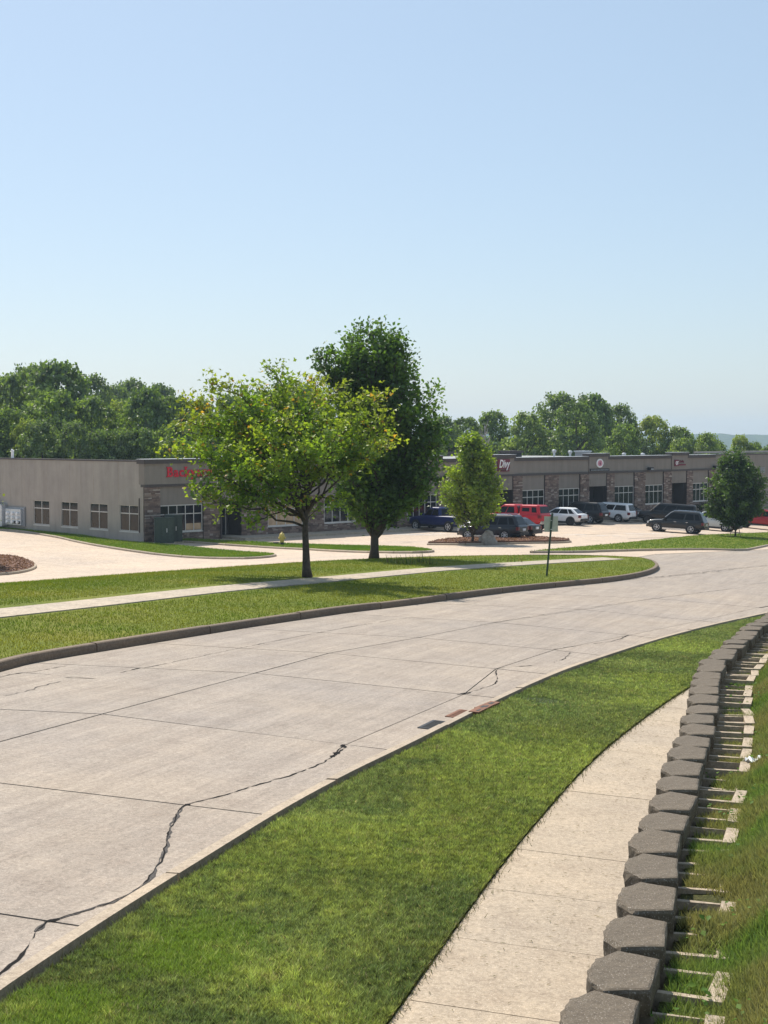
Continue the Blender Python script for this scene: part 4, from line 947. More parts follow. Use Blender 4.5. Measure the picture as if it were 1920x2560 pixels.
# ------------------------------------------------------------------ vehicles
def lathe_mesh(name, prof, n, mt): m = MB().lathe(prof, (0, 0, 0), 'y', n); me = bpy.data.meshes.new(name); me.from_pydata(m.V, [], m.F[:-2]); me.materials.append(M[mt]); me.polygons.foreach_set('use_smooth', [True]*len(me.polygons)); return me
TY = lathe_mesh('tyre', [(.66, -.10), (.80, -.125), (.95, -.12), (1.0, -.08), (1.0, .08), (.95, .12), (.80, .125), (.66, .10)], 22, 'tyre')
def rim_mesh(mt, ns):
    m = MB().lathe([(.67, -.09), (.67, .105), (.61, .105), (.59, .03), (.2, .02)], (0, 0, 0), 'y', 22)
    for k in range(ns):
        a = 2*math.pi*k/ns; c, s = math.cos(a), math.sin(a)
        q = [(.10, -.075), (.62, -.055), (.62, .055), (.10, .075)]; i = len(m.V)
        for y in (.03, .095): m.V += [(x*c - z*s, y, x*s + z*c) for x, z in q]
        m.F += [(i, i+1, i+2, i+3), (i+7, i+6, i+5, i+4)] + [(i+j, i+4+j, i+4+(j+1) % 4, i+(j+1) % 4) for j in range(4)]
    m.lathe([(.15, .03), (.15, .11), (.05, .115)], (0, 0, 0), 'y', 10)
    me = bpy.data.meshes.new('rim'); me.from_pydata(m.V, [], m.F); me.materials.append(M[mt]); return me
RIMS = {'rim': rim_mesh('rim', 5), 'rim7': rim_mesh('rim', 7), 'rim_dark': rim_mesh('rim_dark', 6)}
def loft(sections, close=True):
    V = []; Fc = []; n = len(sections[0])
    for s in sections: V += s
    for k in range(len(sections)-1):
        for j in range(n): a, b = k*n+j, k*n+(j+1) % n; Fc.append((a, b, b+n, a+n))
    Fc += [tuple(range(n-1, -1, -1)), tuple(range(len(V)-n, len(V)))]; return V, Fc
T = dict(
 suv=dict(L=5.0, W=1.98, belt=1.08, roof=1.80, hood=1.02, body=[(-2.5, .50, .98, .80), (-2.44, .42, 1.06, .92), (-2.1, .30, 1.10, .98), (-1.0, .26, 1.09, 1), (.9, .26, 1.08, 1), (1.05, .26, 1.07, .99), (1.9, .28, 1.02, .96), (2.35, .34, .92, .88), (2.5, .42, .78, .74)], cab=(1.20, -2.42, .38, -2.05, .93, .74), wb=(1.52, -1.42), r=.385, cuts=[.02, .27, .52, .56, .80, .84, .97]),
 van=dict(L=5.1, W=2.0, belt=1.05, roof=1.75, hood=1.0, body=[(-2.55, .45, .98, .82), (-2.48, .36, 1.05, .93), (-2.1, .26, 1.07, .99), (-.9, .24, 1.06, 1), (1.0, .24, 1.05, 1), (1.5, .24, 1.03, .98), (2.1, .27, .92, .92), (2.45, .33, .80, .82), (2.55, .42, .68, .68)], cab=(1.75, -2.46, .55, -2.2, .94, .74), wb=(1.6, -1.45), r=.36, cuts=[.05, .30, .33, .60, .63, .96]),
 cross=dict(L=4.75, W=1.9, belt=.98, roof=1.52, hood=.95, body=[(-2.38, .52, .92, .78), (-2.3, .44, 1.02, .90), (-2.0, .30, 1.05, .97), (-.9, .24, 1.0, 1), (.9, .24, .97, 1), (1.3, .24, .95, .98), (1.9, .27, .88, .93), (2.25, .33, .78, .84), (2.38, .42, .65, .70)], cab=(1.15, -2.12, .20, -1.35, .92, .66), wb=(1.42, -1.38), r=.37, cuts=[.03, .36, .39, .72, .76, .93]),
 pickup=dict(L=5.7, W=2.0, belt=1.22, roof=1.90, hood=1.17, body=[(-2.85, .62, 1.20, .86), (-2.8, .52, 1.26, .95), (-2.4, .42, 1.27, .99), (-1.0, .40, 1.27, 1), (-.72, .40, 1.25, 1), (.95, .40, 1.22, 1), (1.1, .40, 1.21, .99), (2.1, .40, 1.15, .97), (2.7, .44, 1.07, .90), (2.85, .52, .92, .80)], cab=(1.28, -.85, .55, -.62, .92, .72), wb=(1.85, -1.80), r=.41, cuts=[.05, .47, .52, .93]),
 bigvan=dict(L=5.7, W=2.02, belt=1.2, roof=1.95, hood=1.15, body=[(-2.85, .50, 1.10, .85), (-2.78, .42, 1.18, .95), (-2.3, .34, 1.2, .99), (-1.0, .32, 1.2, 1), (1.0, .32, 1.2, 1), (1.5, .32, 1.18, .99), (2.3, .34, 1.10, .95), (2.7, .4, 1.0, .88), (2.85, .5, .84, .76)], cab=(1.65, -2.78, .85, -2.6, .95, .80), wb=(1.8, -1.65), r=.39, cuts=[.03, .24, .27, .52, .55, .97]),
)
def vehicle(kind, name, px, py, hd, paint, label, cat, group=None, rim='rim', rack=False, shell=False, chrome=False, two=None, off=None, pale_roof=None, sz=1.0):
    p = T[kind]; L, W = p['L'], p['W']; c = gp(px, py) if off is None else np.asarray(off)
    r = empty(name, (*c, H(*c)+.01)); a = R(hd)
    # stand it on the slope
    e = .5; nz_ = Vector((-(H(c[0]+e, c[1])-H(c[0]-e, c[1]))/(2*e), -(H(c[0], c[1]+e)-H(c[0], c[1]-e))/(2*e), 1)).normalized()
    fx = Vector((math.cos(a), math.sin(a), 0)); fy = nz_.cross(fx).normalized(); fx = fy.cross(nz_)
    r.rotation_euler = Matrix((fx, fy, nz_)).transposed().to_euler(); r.scale = (sz, sz, sz)
    tag(r, label, cat, group)
    h = W/2; secs = []
    for x, zb, zt, k in p['body']:
        w_ = h*k; half = [(w_*.55, zb-.02), (w_*.90, zb), (w_*.985, zb+(zt-zb)*.28), (w_, zb+(zt-zb)*.62), (w_*.975, zt-.10), (w_*.93, zt-.02), (w_*.72, zt+.015), (w_*.3, zt+.03)]
        secs.append([(x, y, z) for y, z in half] + [(x, -y, z) for y, z in half[::-1]])
    V, Fc = loft(secs); body = mesh('body', V, Fc, paint, r, True); body.data.polygons.foreach_set('use_smooth', [True]*(len(Fc)-2) + [False]*2)
    md = body.modifiers.new('s', 'SUBSURF'); md.levels = md.render_levels = 1
    def greenhouse(xb0, xb1, xt0, xt1, wb_, wt_, zb, zr, nm):
        secs = []
        for f, xi in ((0, 0), (.5, 0), (.86, 0), (.97, .5), (1.0, 1)):
            x0 = xb0 + (xt0-xb0)*f - (.10 if xi == 1 else .03*xi*2); x1 = xb1 + (xt1-xb1)*f + (.10 if xi == 1 else .03*xi*2); w_ = h*(wb_ + (wt_-wb_)*f) - (.12 if xi == 1 else .02*xi*2); z = zb + (zr-zb)*f + (.03 if xi == 1 else 0)
            secs.append([(x0, w_*.80, z), (x0-.12, w_, z), ((x0+x1)/2, w_, z), (x1+.10, w_, z), (x1, w_*.82, z), (x1, -w_*.82, z), (x1+.10, -w_, z), ((x0+x1)/2, -w_, z), (x0-.12, -w_, z), (x0, -w_*.80, z)])
        V, Fc = loft(secs); return mesh(nm, V, Fc[:-2] + [Fc[-1][::1]], pale_roof or paint, r, False)
    xb0, xb1, xt0, xt1, wbk, wtk = p['cab']; zb, zr = p['belt'] - .03, p['roof']
    greenhouse(xb0, xb1, xt0, xt1, wbk, wtk, zb, zr, 'cabin')
    def patch(nm, sgn, s0, s1, t0=.14, t1=.80, cab=(xb0, xb1, xt0, xt1, wbk, wtk), zz=(zb, zr)):
        b0, b1, q0, q1, w0, w1 = cab; m = MB(); P4 = []
        for s, t_ in ((s0, t0), (s1, t0), (s1, t1), (s0, t1)):
            xa = b0 + (q0-b0)*t_ - .13; xz = b1 + (q1-b1)*t_ + .11; P4.append((xa + (xz-xa)*s, sgn*(h*(w0 + (w1-w0)*t_)), zz[0] + (zz[1]-zz[0])*t_))
        o = [(x, y+sgn*.012, z+.003) for x, y, z in P4]; i = P4
        m.V = o + [(x, y-sgn*.02, z) for x, y, z in i]; f = [(0, 1, 2, 3), (7, 6, 5, 4)] + [(k, k+4, 4+(k+1) % 4, (k+1) % 4) for k in range(4)]
        m.F = [q[::-1] if sgn > 0 else q for q in f]; return m.build(nm, 'car_glass', r)
    def endglass(nm, front, cab=(xb0, xb1, xt0, xt1, wbk, wtk), zz=(zb, zr), t0=.12, t1=.86):
        b0, b1, q0, q1, w0, w1 = cab; P4 = []
        for t_, sgn in ((t0, 1), (t0, -1), (t1, -1), (t1, 1)):
            x = (b0 + (q0-b0)*t_ + .012) if front else (b1 + (q1-b1)*t_ - .012); P4.append((x, sgn*h*(w0+(w1-w0)*t_)*.78, zz[0]+(zz[1]-zz[0])*t_))
        m = MB(); d = -.03 if front else .03; m.V = P4 + [(x+d, y, z) for x, y, z in P4]; f = [(0, 1, 2, 3), (7, 6, 5, 4)] + [(k, k+4, 4+(k+1) % 4, (k+1) % 4) for k in range(4)]; m.F = f if not front else [q[::-1] for q in f]; return m.build(nm, 'car_glass', r)
    cu = p['cuts']
    for s in (-1, 1):
        for k in range(0, len(cu)-1, 2 if len(cu) % 2 == 0 else 1):
            if len(cu) % 2 == 1 and k in (2, 4): continue
            if cu[k+1]-cu[k] > .08: patch('side_window', s, cu[k], cu[k+1])
    endglass('windscreen', True); endglass('rear_window', False)
    if shell:
        cb = (-.95, -2.78, -.98, -2.62, .93, .78); zz = (1.24, 1.90); greenhouse(*cb[:4], cb[4], cb[5], *zz, 'camper_shell')
        for s in (-1, 1): patch('shell_window', s, .10, .52, .3, .72, cb, zz); patch('shell_window', s, .66, .93, .2, .8, cb, zz)
        endglass('shell_rear_window', False, cb, zz)
    if kind == 'pickup' and not shell:
        MB().box((-2.72, -h*.80, 1.22), (-.98, h*.80, 1.305)).build('bed_liner', 'trim', r)
    # wheels
    rr = p['r']
    for x in p['wb']:
        for s in (-1, 1):
            ar = MB().lathe([(rr*1.17, -.02), (rr*1.17, .012)], (0, 0, 0), 'y', 24); ar.V = [(x+v[0], s*(h*.985+v[1]*1.0) if True else 0, rr*1.02+v[2]) for v in ar.V]; 
            if s < 0: ar.F = [f[::-1] for f in ar.F]
            ar.build('wheel_arch', 'trim', r)
            tw = link('tyre', TY, r); tw.scale = (rr, 1, rr); tw.location = (x, s*(h-.08), rr)
            if s < 0: tw.rotation_euler = (0, 0, math.pi)
            link('rim', RIMS[rim], tw)
    # lower trim, lamps, mirrors, handles
    for s in (-1, 1):
        MB().box((p['wb'][1]+rr*1.2, s*h*.93-.02 if s > 0 else -h*.95-.01, p['body'][3][1]-.04), (p['wb'][0]-rr*1.2, s*h*.95+.01 if s > 0 else -h*.93+.02, p['body'][3][1]+.12)).build('sill', 'chrome' if chrome else (two or 'trim'), r)
        xr = p['body'][1][0]; zt = p['body'][1][2]
        MB().box((xr-.045, h*.80-.10, zt-.32), (xr+.16, h*.80+.155, zt-.08)).build('taillight', 'tail_red', r) if s > 0 else MB().box((xr-.045, -h*.80-.155, zt-.32), (xr+.16, -h*.80+.10, zt-.08)).build('taillight', 'tail_red', r)
        xf = p['body'][-2][0]; zf_ = p['body'][-2][2]
        y0, y1 = sorted((s*h*.50, s*h*.86)); MB().box((xf-.15, y0, zf_-.26), (xf+.07, y1, zf_-.08)).build('headlight', 'lamp_clear', r)
        y0, y1 = sorted((s*h*.94, s*(h*.94+.24))); MB().box((xb0-.42, y0, p['belt']+.02), (xb0-.26, y1, p['belt']+.20)).build('mirror', two or paint, r)
        for xh in ((xb0-1.25, xb0-2.25) if kind != 'pickup' else (xb0-1.2, xb0-1.95)):
            y0, y1 = sorted((s*(h*.985), s*(h*1.015))); MB().box((xh-.1, y0, p['belt']-.17), (xh+.1, y1, p['belt']-.13)).build('door_handle', 'chrome' if chrome else paint, r)
    x0 = p['body'][0][0]; zq = p['body'][0][1]
    MB().box((x0-.08, -h*.80, zq-.12), (x0+.12, h*.80, zq+.10)).build('rear_bumper', 'trim' if kind != 'pickup' else 'chrome', r)
    MB().box((x0-.05, -.22, zq+.20), (x0+.1, .22, zq+.36)).build('licence_plate', 'plate', r)
    x1 = p['body'][-1][0]; MB().box((x1-.12, -h*.66, p['body'][-1][1]-.06), (x1+.05, h*.66, p['body'][-1][1]+.12)).build('front_bumper', 'trim', r)
    MB().box((x1-.1, -h*.42, p['body'][-1][1]+.16), (x1+.04, h*.42, p['body'][-1][2]-.06)).build('grille', 'trim', r)
    if rack:
        for s in (-1, 1): MB().tube([(xt0-.15, s*h*.62, zr+.0), (xt0-.25, s*h*.62, zr+.09), (xt1+.35, s*h*.62, zr+.09), (xt1+.2, s*h*.62, zr+.0)], .022, 6).build('roof_rail', 'chrome', r)
        for x in (xt0-.7, xt0-1.6): MB().box((x-.03, -h*.62, zr+.085), (x+.03, h*.62, zr+.12)).build('crossbar', 'chrome', r)
    return r, c
vehicle('pickup', 'pickup_truck', 1101, 1327, 134, 'paint_blue', 'dark blue pickup truck parked nose to the facade left of the small light green tree', 'pickup', rim='rim')
r_, c2 = vehicle('suv', 'parked_car', 1231, 1350, 151, 'paint_grey', 'dark grey sport utility car behind the boulder and the small light green tree', 'car', 'cars parked on the lot', rack=True, rim='rim7', chrome=True, sz=.97)
vehicle('cross', 'parked_car', 0, 0, 149, 'paint_black', 'black hatchback tucked in beyond the dark grey sport utility car, its tail showing', 'car', 'cars parked on the lot', off=c2 + np.array((1.25, 2.4)))
vehicle('cross', 'parked_car', 1225, 1335, 146, 'paint_white', 'white car mostly hidden behind the dark grey sport utility car and tree', 'car', 'cars parked on the lot')
vehicle('pickup', 'pickup_truck', 1283, 1323, 145, 'paint_red', 'bright red pickup truck with a matching red camper shell behind the light green tree', 'pickup', shell=True, rim='rim_dark', sz=1.08)
vehicle('cross', 'parked_car', 1400, 1311, 149, 'paint_white', 'white crossover car parked just right of the red pickup with camper shell', 'car', 'cars parked on the lot', rim='rim_dark')
vehicle('suv', 'parked_car', 1448, 1306, 148, 'paint_black', 'large black sport utility car with pale roof edge between the white crossover and white minivan', 'car', 'cars parked on the lot', chrome=True, sz=1.06)
vehicle('van', 'parked_car', 1520, 1302, 148, 'paint_white', 'white minivan parked nose to the facade right of the large black car', 'car', 'cars parked on the lot')
vehicle('cross', 'parked_car', 1543, 1296, 147, 'paint_black', 'black hatchback whose tail shows past the white minivan', 'car', 'cars parked on the lot')
vehicle('bigvan', 'parked_van', 1664, 1284, 163, 'paint_black', 'long black van parked along the facade below the small square dark sign', 'van', rim='rim_dark', off=loc(fs(1556), -5.2))
vehicle('suv', 'parked_car', 1692, 1331, 154, 'paint_graphite', 'graphite sport utility car with silver roof rack and side steps near the right-hand tree', 'car', 'cars parked on the lot', rack=True, chrome=True, rim='rim')
vehicle('van', 'parked_van', 1779, 1325, 153, 'paint_silver', 'silver minivan half hidden by the dark round tree at the right', 'van', rim='rim')
vehicle('pickup', 'pickup_truck', 1908, 1323, 157, 'paint_red_dark', 'dark red pickup truck cut by the right edge of the photo', 'pickup', rim='rim_dark')
# trailer hitch frame and box truck at the right
q = gp(1945, 1300); r = empty('box_trailer', (*q, H(*q)), R(150)); tag(r, 'plain white box trailer behind the dark red pickup at the right edge', 'trailer')
MB().box((-3, -1.2, .75), (3, 1.2, 3.2)).build('box', 'paint_white', r); MB().box((-3.1, -1.15, .5), (3.1, 1.15, .748)).build('chassis', 'trim', r)
for x in (-1.4, -.5):
    for s in (-1, 1): tw = link('tyre', TY, r); tw.scale = (.4, 1, .4); tw.location = (x, s*1.1, .4); tw.rotation_euler = (0, 0, 0 if s > 0 else math.pi); link('rim', RIMS['rim'], tw)

# ------------------------------------------------------------------ trees
def bez(a, b, c, n): t_ = np.linspace(0, 1, n)[:, None]; return a*(1-t_)**2 + 2*b*t_*(1-t_) + c*t_*t_
def unit(v): return v/(np.linalg.norm(v) + 1e-9)
def grow(name, base, label, trunk, trunk_r, limbs, lf, cols, sub=9, twig=1.1, nleaf=9, up=.35, spread=.20, cat='tree', group=None, droop=0.0, bark='bark', subfrom=.28, yellow=None):
    """trunk: list of points (relative to base); limbs: list of (start fraction of trunk, tip)"""
    base = np.asarray(base, float); r = empty(name, tuple(base)); tag(r, label, cat, group)
    tr = np.array(trunk, float); ts = np.linspace(0, 1, len(tr))
    wood = MB(); n = len(tr); rad = [trunk_r*(1.3 if i == 0 else 1.06 if i == 1 else 1)*(1-.62*ts[i]) for i in range(n)]
    wood.tube(tr, rad, 9); C = []; D = []
    for f, tip in limbs:
        tip = np.asarray(tip, float); st_ = np.array([np.interp(f, ts, tr[:, k]) for k in range(3)]); r0 = trunk_r*(1-.62*f)*.5; ln = np.linalg.norm(tip-st_)
        mid = st_ + (tip-st_)*.45 + np.array((0, 0, 1))*ln*(.16 - droop) + rng.normal(0, .06*ln, 3)
        P = bez(st_, mid, tip, 9); P[1:-1] += rng.normal(0, .02*ln, (7, 3)); r0 = min(r0, .02*ln + .02)
        wood.tube(P, np.linspace(r0, .010, 9), 6)
        k = max(4, int(sub*ln/3))
        for s in np.linspace(subfrom, 1, k):
            q = np.array([np.interp(s, np.linspace(0, 1, 9), P[:, j]) for j in range(3)]); dr = unit(P[min(int(s*8)+1, 8)] - P[int(s*8)-1 if int(s*8) > 0 else 0])
            side = unit(rng.normal(0, 1, 3)); dd = unit(dr*.75 + side*.95 + np.array((0, 0, up)))
            L = twig*rng.uniform(.55, 1.25)*(1.05 - .45*s) if s < .97 else twig*.45
            e = q + dd*L; Q = bez(q, q + dd*L*.5 + (0, 0, .08*L), e, 4); wood.tube(Q, np.linspace(max(.006, r0*.28), .004, 4), 4, False)
            m = max(3, int(nleaf*L/twig*rng.uniform(.7, 1.3)))
            t_ = rng.uniform(.15, 1.06, m); c = q + (e-q)*t_[:, None] + rng.normal(0, spread, (m, 3)); C.append(c); D.append(np.tile(dd, (m, 1)) + rng.normal(0, .6, (m, 3)))
    tk = wood.build('trunk', bark, r, True)
    C = np.vstack(C); D = np.vstack(D); n = len(C)
    Nn = rng.normal(0, .55, (n, 3)) + (0, 0, .9); D[:, 2] -= .35
    g = np.array([noise.noise(tuple(p*.55)) for p in C]); hz_ = (C[:, 2]-C[:, 2].min())/(np.ptp(C[:, 2]) + 1e-6)
    cc = mixc(cols[0], cols[1], .45 + g*1.0 + rng.normal(0, .18, n))
    if yellow is not None:
        g2 = np.array([noise.noise(tuple(p*.8 + 7)) for p in C]); rad_ = np.linalg.norm((C - C.mean(0))/C.std(0), axis=1)
        k = np.clip(.4*(rad_-1.3) + .5*(hz_-.5) + g2*.9, 0, .9); cc = cc*(1-k[:, None]*.8) + np.array(yellow[0])*k[:, None]*.8
        org = (rng.random(n) < .05 + .35*(g2 > .42)*(hz_ > .45)); cc = np.where((org & (rng.random(n) < .5))[:, None], np.array(yellow[1])*rng.uniform(.8, 1.2, (n, 1)), cc)
    cc *= rng.uniform(.8, 1.2, (n, 1))
    o = (maple_leaves if yellow is not None else leaves)(C, D, Nn, rng.uniform(lf*.65, lf*1.25, n), cc, 'crown', 'leaf', r); return r, n
def rel(px, py, Y, base): return at(px, py, Y) - base
NT_ = []
# A: yellow-green maple by the far pavement
bp = gp(768, 1443, .15); b3 = np.array((*bp, H(*bp)+.14)); Y0 = b3[1]
def A(px, py, dy=0.): return rel(px, py, Y0+dy, b3)
trunk = [A(768, 1443), A(766, 1420), A(765, 1380), A(763, 1330), A(764, 1290), A(768, 1240), A(762, 1190)]
ends = [(530, 952, 0), (680, 925, .5), (655, 975, -1), (600, 975, 1.2), (545, 1000, -1), (465, 1008, .3), (450, 1045, -1.2), (500, 1060, 1.8), (452, 1078, .8), (418, 1133, -.3), (470, 1120, 1.5), (492, 1192, -.8), (490, 1228, .8), (500, 1245, -1.2), (560, 1290, .3), (620, 1312, -.6),
        (740, 950, 1.2), (790, 955, -1), (850, 968, .6), (905, 1000, -.5), (950, 995, .4), (978, 1050, -.7), (965, 1090, .9), (975, 1115, 1.6), (945, 1140, -1.2), (890, 1180, .6), (860, 1250, -.8), (800, 1270, .9), (700, 1275, -1.4), (650, 1240, -2), (620, 1010, 2.4), (700, 985, 2.6), (800, 1000, 2.6), (850, 1060, -2.6), (640, 1080, -2.8), (720, 1040, -3), (560, 1120, -2.6), (600, 1180, -3), (760, 1120, -3.2), (820, 1150, -2.8), (700, 1180, -3), (540, 1180, 2.6), (640, 1120, 3.2), (760, 1080, 3.2), (860, 1120, 2.6), (690, 1060, .4), (740, 1000, -.6), (600, 1060, -.3), (820, 1050, .3), (880, 1060, 1.2), (560, 1060, 0), (520, 1150, -.2), (590, 1230, .6), (660, 1165, .4), (800, 1190, .2), (720, 1230, 1.4)]
limbs = [(random.uniform(.50, .86) if py > 1200 else random.uniform(.60, 1.0), A(px, py, dy)) for px, py, dy in ends]
_, n = grow('maple_tree', b3, 'yellow-green maple with a slim dark trunk beside the far pavement, nearest the road', trunk, .155, limbs, .15, ((.095, .165, .022), (.235, .335, .042)), 16, .85, 26, .45, .13, yellow=((.30, .31, .038), (.40, .22, .04)), subfrom=.38); NT_.append(n)
# B: tall dark tree
bp = gp(935, 1397, .15); b3 = np.array((*bp, H(*bp)+.14)); Y0 = b3[1]
trunk = [A(935, 1397), A(936, 1375), A(937, 1330), A(938, 1270), A(945, 1180), A(950, 1080), A(945, 960), A(930, 830)]
ends = [(918, 792, 0), (890, 806, .6), (955, 800, -.5), (985, 822, .3), (1012, 838, 0), (1025, 880, -.6), (1030, 915, .4), (1040, 950, -.8), (860, 850, 0), (880, 835, -.6), (822, 866, .5), (783, 892, 0), (800, 915, .6), (830, 910, -.6), (810, 945, -.8), (1060, 985, .4), (1090, 978, -.5), (1098, 1020, .3), (1104, 1060, 0), (1108, 1110, -.5), (1104, 1160, .5), (1085, 1200, -.6), (1070, 1240, .2), (1030, 1262, -.8), (980, 1268, -1), (1000, 1285, .6), (860, 1255, .6), (830, 1200, 1), (810, 1130, 1), (800, 1060, 1), (800, 1000, .8), (850, 1285, -.4), (900, 1240, -1.2), (1115, 1085, .2)]
env = [(790, 5), (830, 1.3), (900, 2.0), (960, 2.4), (1020, 2.9), (1100, 3.1), (1180, 3.0), (1240, 2.5)]
for _ in range(78):
    py = random.uniform(840, 1255); rr_ = np.interp(py, [800, 850, 900, 960, 1020, 1100, 1180, 1260], [.6, 1.2, 1.8, 2.3, 2.7, 2.9, 2.8, 2.1])*random.uniform(.55, 1.0); a = random.uniform(0, 2*math.pi)
    cx = np.interp(py, [800, 900, 1000, 1100, 1260], [945, 930, 955, 965, 965]); ends.append((cx + rr_*math.cos(a)*F_PX/Y0, py, rr_*math.sin(a)))
ends = [(950 + (px-950)*.96, min(py, 1242) + 26*max(0, (900-py)/110) , dy) for px, py, dy in ends]; limbs = []
for px, py, dy in ends:
    f = np.clip((1397-py)/(1397-800)*.86 - .06, .27, .96); limbs.append((f*random.uniform(.80, 1.0), A(px, py, dy)))
limbs.append((.2, A(850, 1180, .3))); 
_, n = grow('shade_tree', b3, 'tallest dark green tree with a thick trunk, standing on the grass beyond the maple', trunk, .21, limbs, .20, ((.042, .088, .02), (.13, .21, .034)), 15, .9, 30, .5, .19, subfrom=.25); NT_.append(n)
# C: small light green tree on the mulch bed; D: dark round tree; E: off frame at the left
def small(name, label, px, py, top, prof, r0, cols, nl, lf, clear, off=.2, wid=1.0, nb=60):
    global b3, Y0
    bp = gp(px, py, off); b3 = np.array((*bp, H(*bp)+off)); Y0 = b3[1]; h = (py-top)/F_PX*Y0
    trunk = [(0, 0, -.1), (.02, 0, .3), (.0, .03, h*.3), (.05, 0, h*.6), (0, 0, h*.95)]; limbs = [(.97, (0, 0, h*.99))]
    for _ in range(nb):
        z = random.uniform(clear, .97); rr_ = np.interp(z, [p[0] for p in prof], [p[1] for p in prof])*random.uniform(.6, 1.05)*wid; a = random.uniform(0, 2*math.pi); limbs.append((max(.27, z*random.uniform(.65, .92)), (rr_*math.cos(a), rr_*math.sin(a), z*h)))
    return grow(name, b3, label, trunk, r0, limbs, lf, cols, 13, .62, nl, .5, .15)
r, n = small('young_tree', 'small light green tree on the mulch bed in front of the dark grey car', 1181, 1354, 1086, [(.2, 1.4), (.31, 2.2), (.57, 2.05), (.78, 1.4), (.9, .9), (1, .2)], .09, ((.15, .215, .028), (.27, .34, .042)), 20, .22, .28, nb=110); NT_.append(n)
r, n = small('young_tree', 'dark green rounded tree held by two stakes on the grass island at the right', 1838, 1341, 1130, [(.22, 2.1), (.36, 2.95), (.55, 2.75), (.75, 2.0), (.92, 1.15), (1, .3)], .075, ((.034, .066, .016), (.085, .14, .022)), 20, .23, .22, .12, nb=150); NT_.append(n)
for s in (-1, 1): MB().tube([(s*.45, 0, -.1), (s*.12, 0, 1.5)], .03, 5).build('stake', 'wood', r)
r, n = small('young_tree', 'small tree at the mulch bed whose leaf tips just enter at the left edge', -58, 1412, 1130, [(.3, 1.3), (.5, 1.75), (.7, 1.5), (1, .3)], .09, ((.08, .12, .02), (.16, .18, .03)), 12, .2, .38, .1, nb=40); NT_.append(n)
# dark shrubs against the facade
for px, py, s_ in ((1746, 1296, 1.3),):
    x = fs(px); p = loc(x, -1.2); r = empty('shrub', (*p, H(*p)+.1)); tag(r, 'clipped dark shrub against the facade ' + ('under the last window' if px > 1700 else 'by the entrance below the round sign'), 'shrub')
    n = 700; c = rng.normal(0, 1, (n, 3)); c = c/np.linalg.norm(c, axis=1)[:, None]*(s_*rng.uniform(.75, 1.05, n))[:, None]*(1.1, .9, .75) + (0, 0, s_*.7)
    leaves(c, rng.normal(0, 1, (n, 3)), c-(0, 0, s_*.7), rng.uniform(.12, .24, n), mixc((.02, .035, .012), (.04, .065, .018), rng.random(n)), 'foliage', 'leaf', r); MB().tube([(0, 0, -.2), (0, 0, s_*.8)], .06, 5).build('stem', 'bark', r)

# the woods behind the building: every tree its own trunk and crown
def crown_mesh(seed, cols, clumps=62, per=95, tall=1.0, leaf=.030):
    g = np.random.default_rng(seed); C = []; Nn = []; cl = []
    lob = [(g.uniform(0, 6.28), g.uniform(.1, .9), g.uniform(.75, 1.15)) for _ in range(9)]
    for k in range(clumps*3):
        a = g.uniform(0, 2*math.pi); z = g.uniform(.06, .97); prof = np.interp(z, [0, .12, .35, .6, .8, .92, 1], [.26, .34, .40, .37, .27, .16, .04])
        prof *= 1 + .22*noise.noise((math.cos(a)*1.6 + seed, math.sin(a)*1.6, z*4)); f = math.sqrt(g.uniform(.25, 1)); c = np.array((prof*f*math.cos(a), prof*f*math.sin(a), z))
        s = g.uniform(.045, .085); d = g.normal(0, 1, (per//2, 3)); d /= np.linalg.norm(d, axis=1)[:, None]
        C.append(c + d*s*g.uniform(.3, 1.1, per//2)[:, None]*(1.1, 1.1, .8)); out = unit(np.array((math.cos(a), math.sin(a), .6)))
        Nn.append(d*.6 + out*.5 + (0, 0, .35) + g.normal(0, .35, (per//2, 3))); cl.append(np.full(per//2, g.normal(0, .22)) + g.normal(0, .12, per//2))
    C = np.vstack(C); Nn = np.vstack(Nn); cl = np.concatenate(cl); n = len(C)
    D = g.normal(0, 1, (n, 3)); cc = mixc(cols[0], cols[1], .5 + cl)
    o = leaves(C, D, Nn, g.uniform(leaf*.7, leaf*1.35, n), cc, 'crown', 'leaf', None, .2, .85); me = o.data; bpy.data.objects.remove(o); return me
CM = [crown_mesh(11, ((0.056, 0.088, 0.034), (0.215, 0.290, 0.075))), crown_mesh(12, ((0.044, 0.076, 0.029), (0.185, 0.257, 0.064)), 72), crown_mesh(13, ((0.074, 0.113, 0.037), (0.286, 0.361, 0.079)), 58), crown_mesh(14, ((0.056, 0.085, 0.037), (0.201, 0.268, 0.079)), 80, 85, 1, .027), crown_mesh(15, ((0.065, 0.098, 0.030), (0.242, 0.326, 0.070)), 66)]
LT = crown_mesh(16, ((0.102, 0.144, 0.037), (0.400, 0.442, 0.075)), 55)
trunks = []
for k in range(3):
    m = MB(); m.tube([(0, 0, -.04), (.01, 0, .25), (-.005, .01, .6), (0, 0, .85)], [.024, .018, .012, .004], 7)
    for _ in range(5):
        a = random.uniform(0, 6.28); z = random.uniform(.25, .6); m.tube([(0, 0, z), (.12*math.cos(a), .12*math.sin(a), z+.12), (.24*math.cos(a), .24*math.sin(a), z+.2)], [.008, .006, .003], 5)
    me = bpy.data.meshes.new('trunk'); me.from_pydata(m.V, [], m.F); me.materials.append(M['bark']); trunks.append(me)
def wood_tree(px, py, Y, wk, label, group, kind=None, lone=False):
    t_ = at(px, py, Y); zb = H(t_[0], Y) - .4; h = t_[2] - zb; r = empty('woodland_tree', (t_[0], Y, zb), random.uniform(0, 6.28)); r.scale = (h*wk, h*wk, h); tag(r, label, 'tree', group)
    link('crown', CM[kind] if kind is not None and kind < 5 else LT if kind == 5 else random.choice(CM), r); link('trunk', random.choice(trunks), r); return r
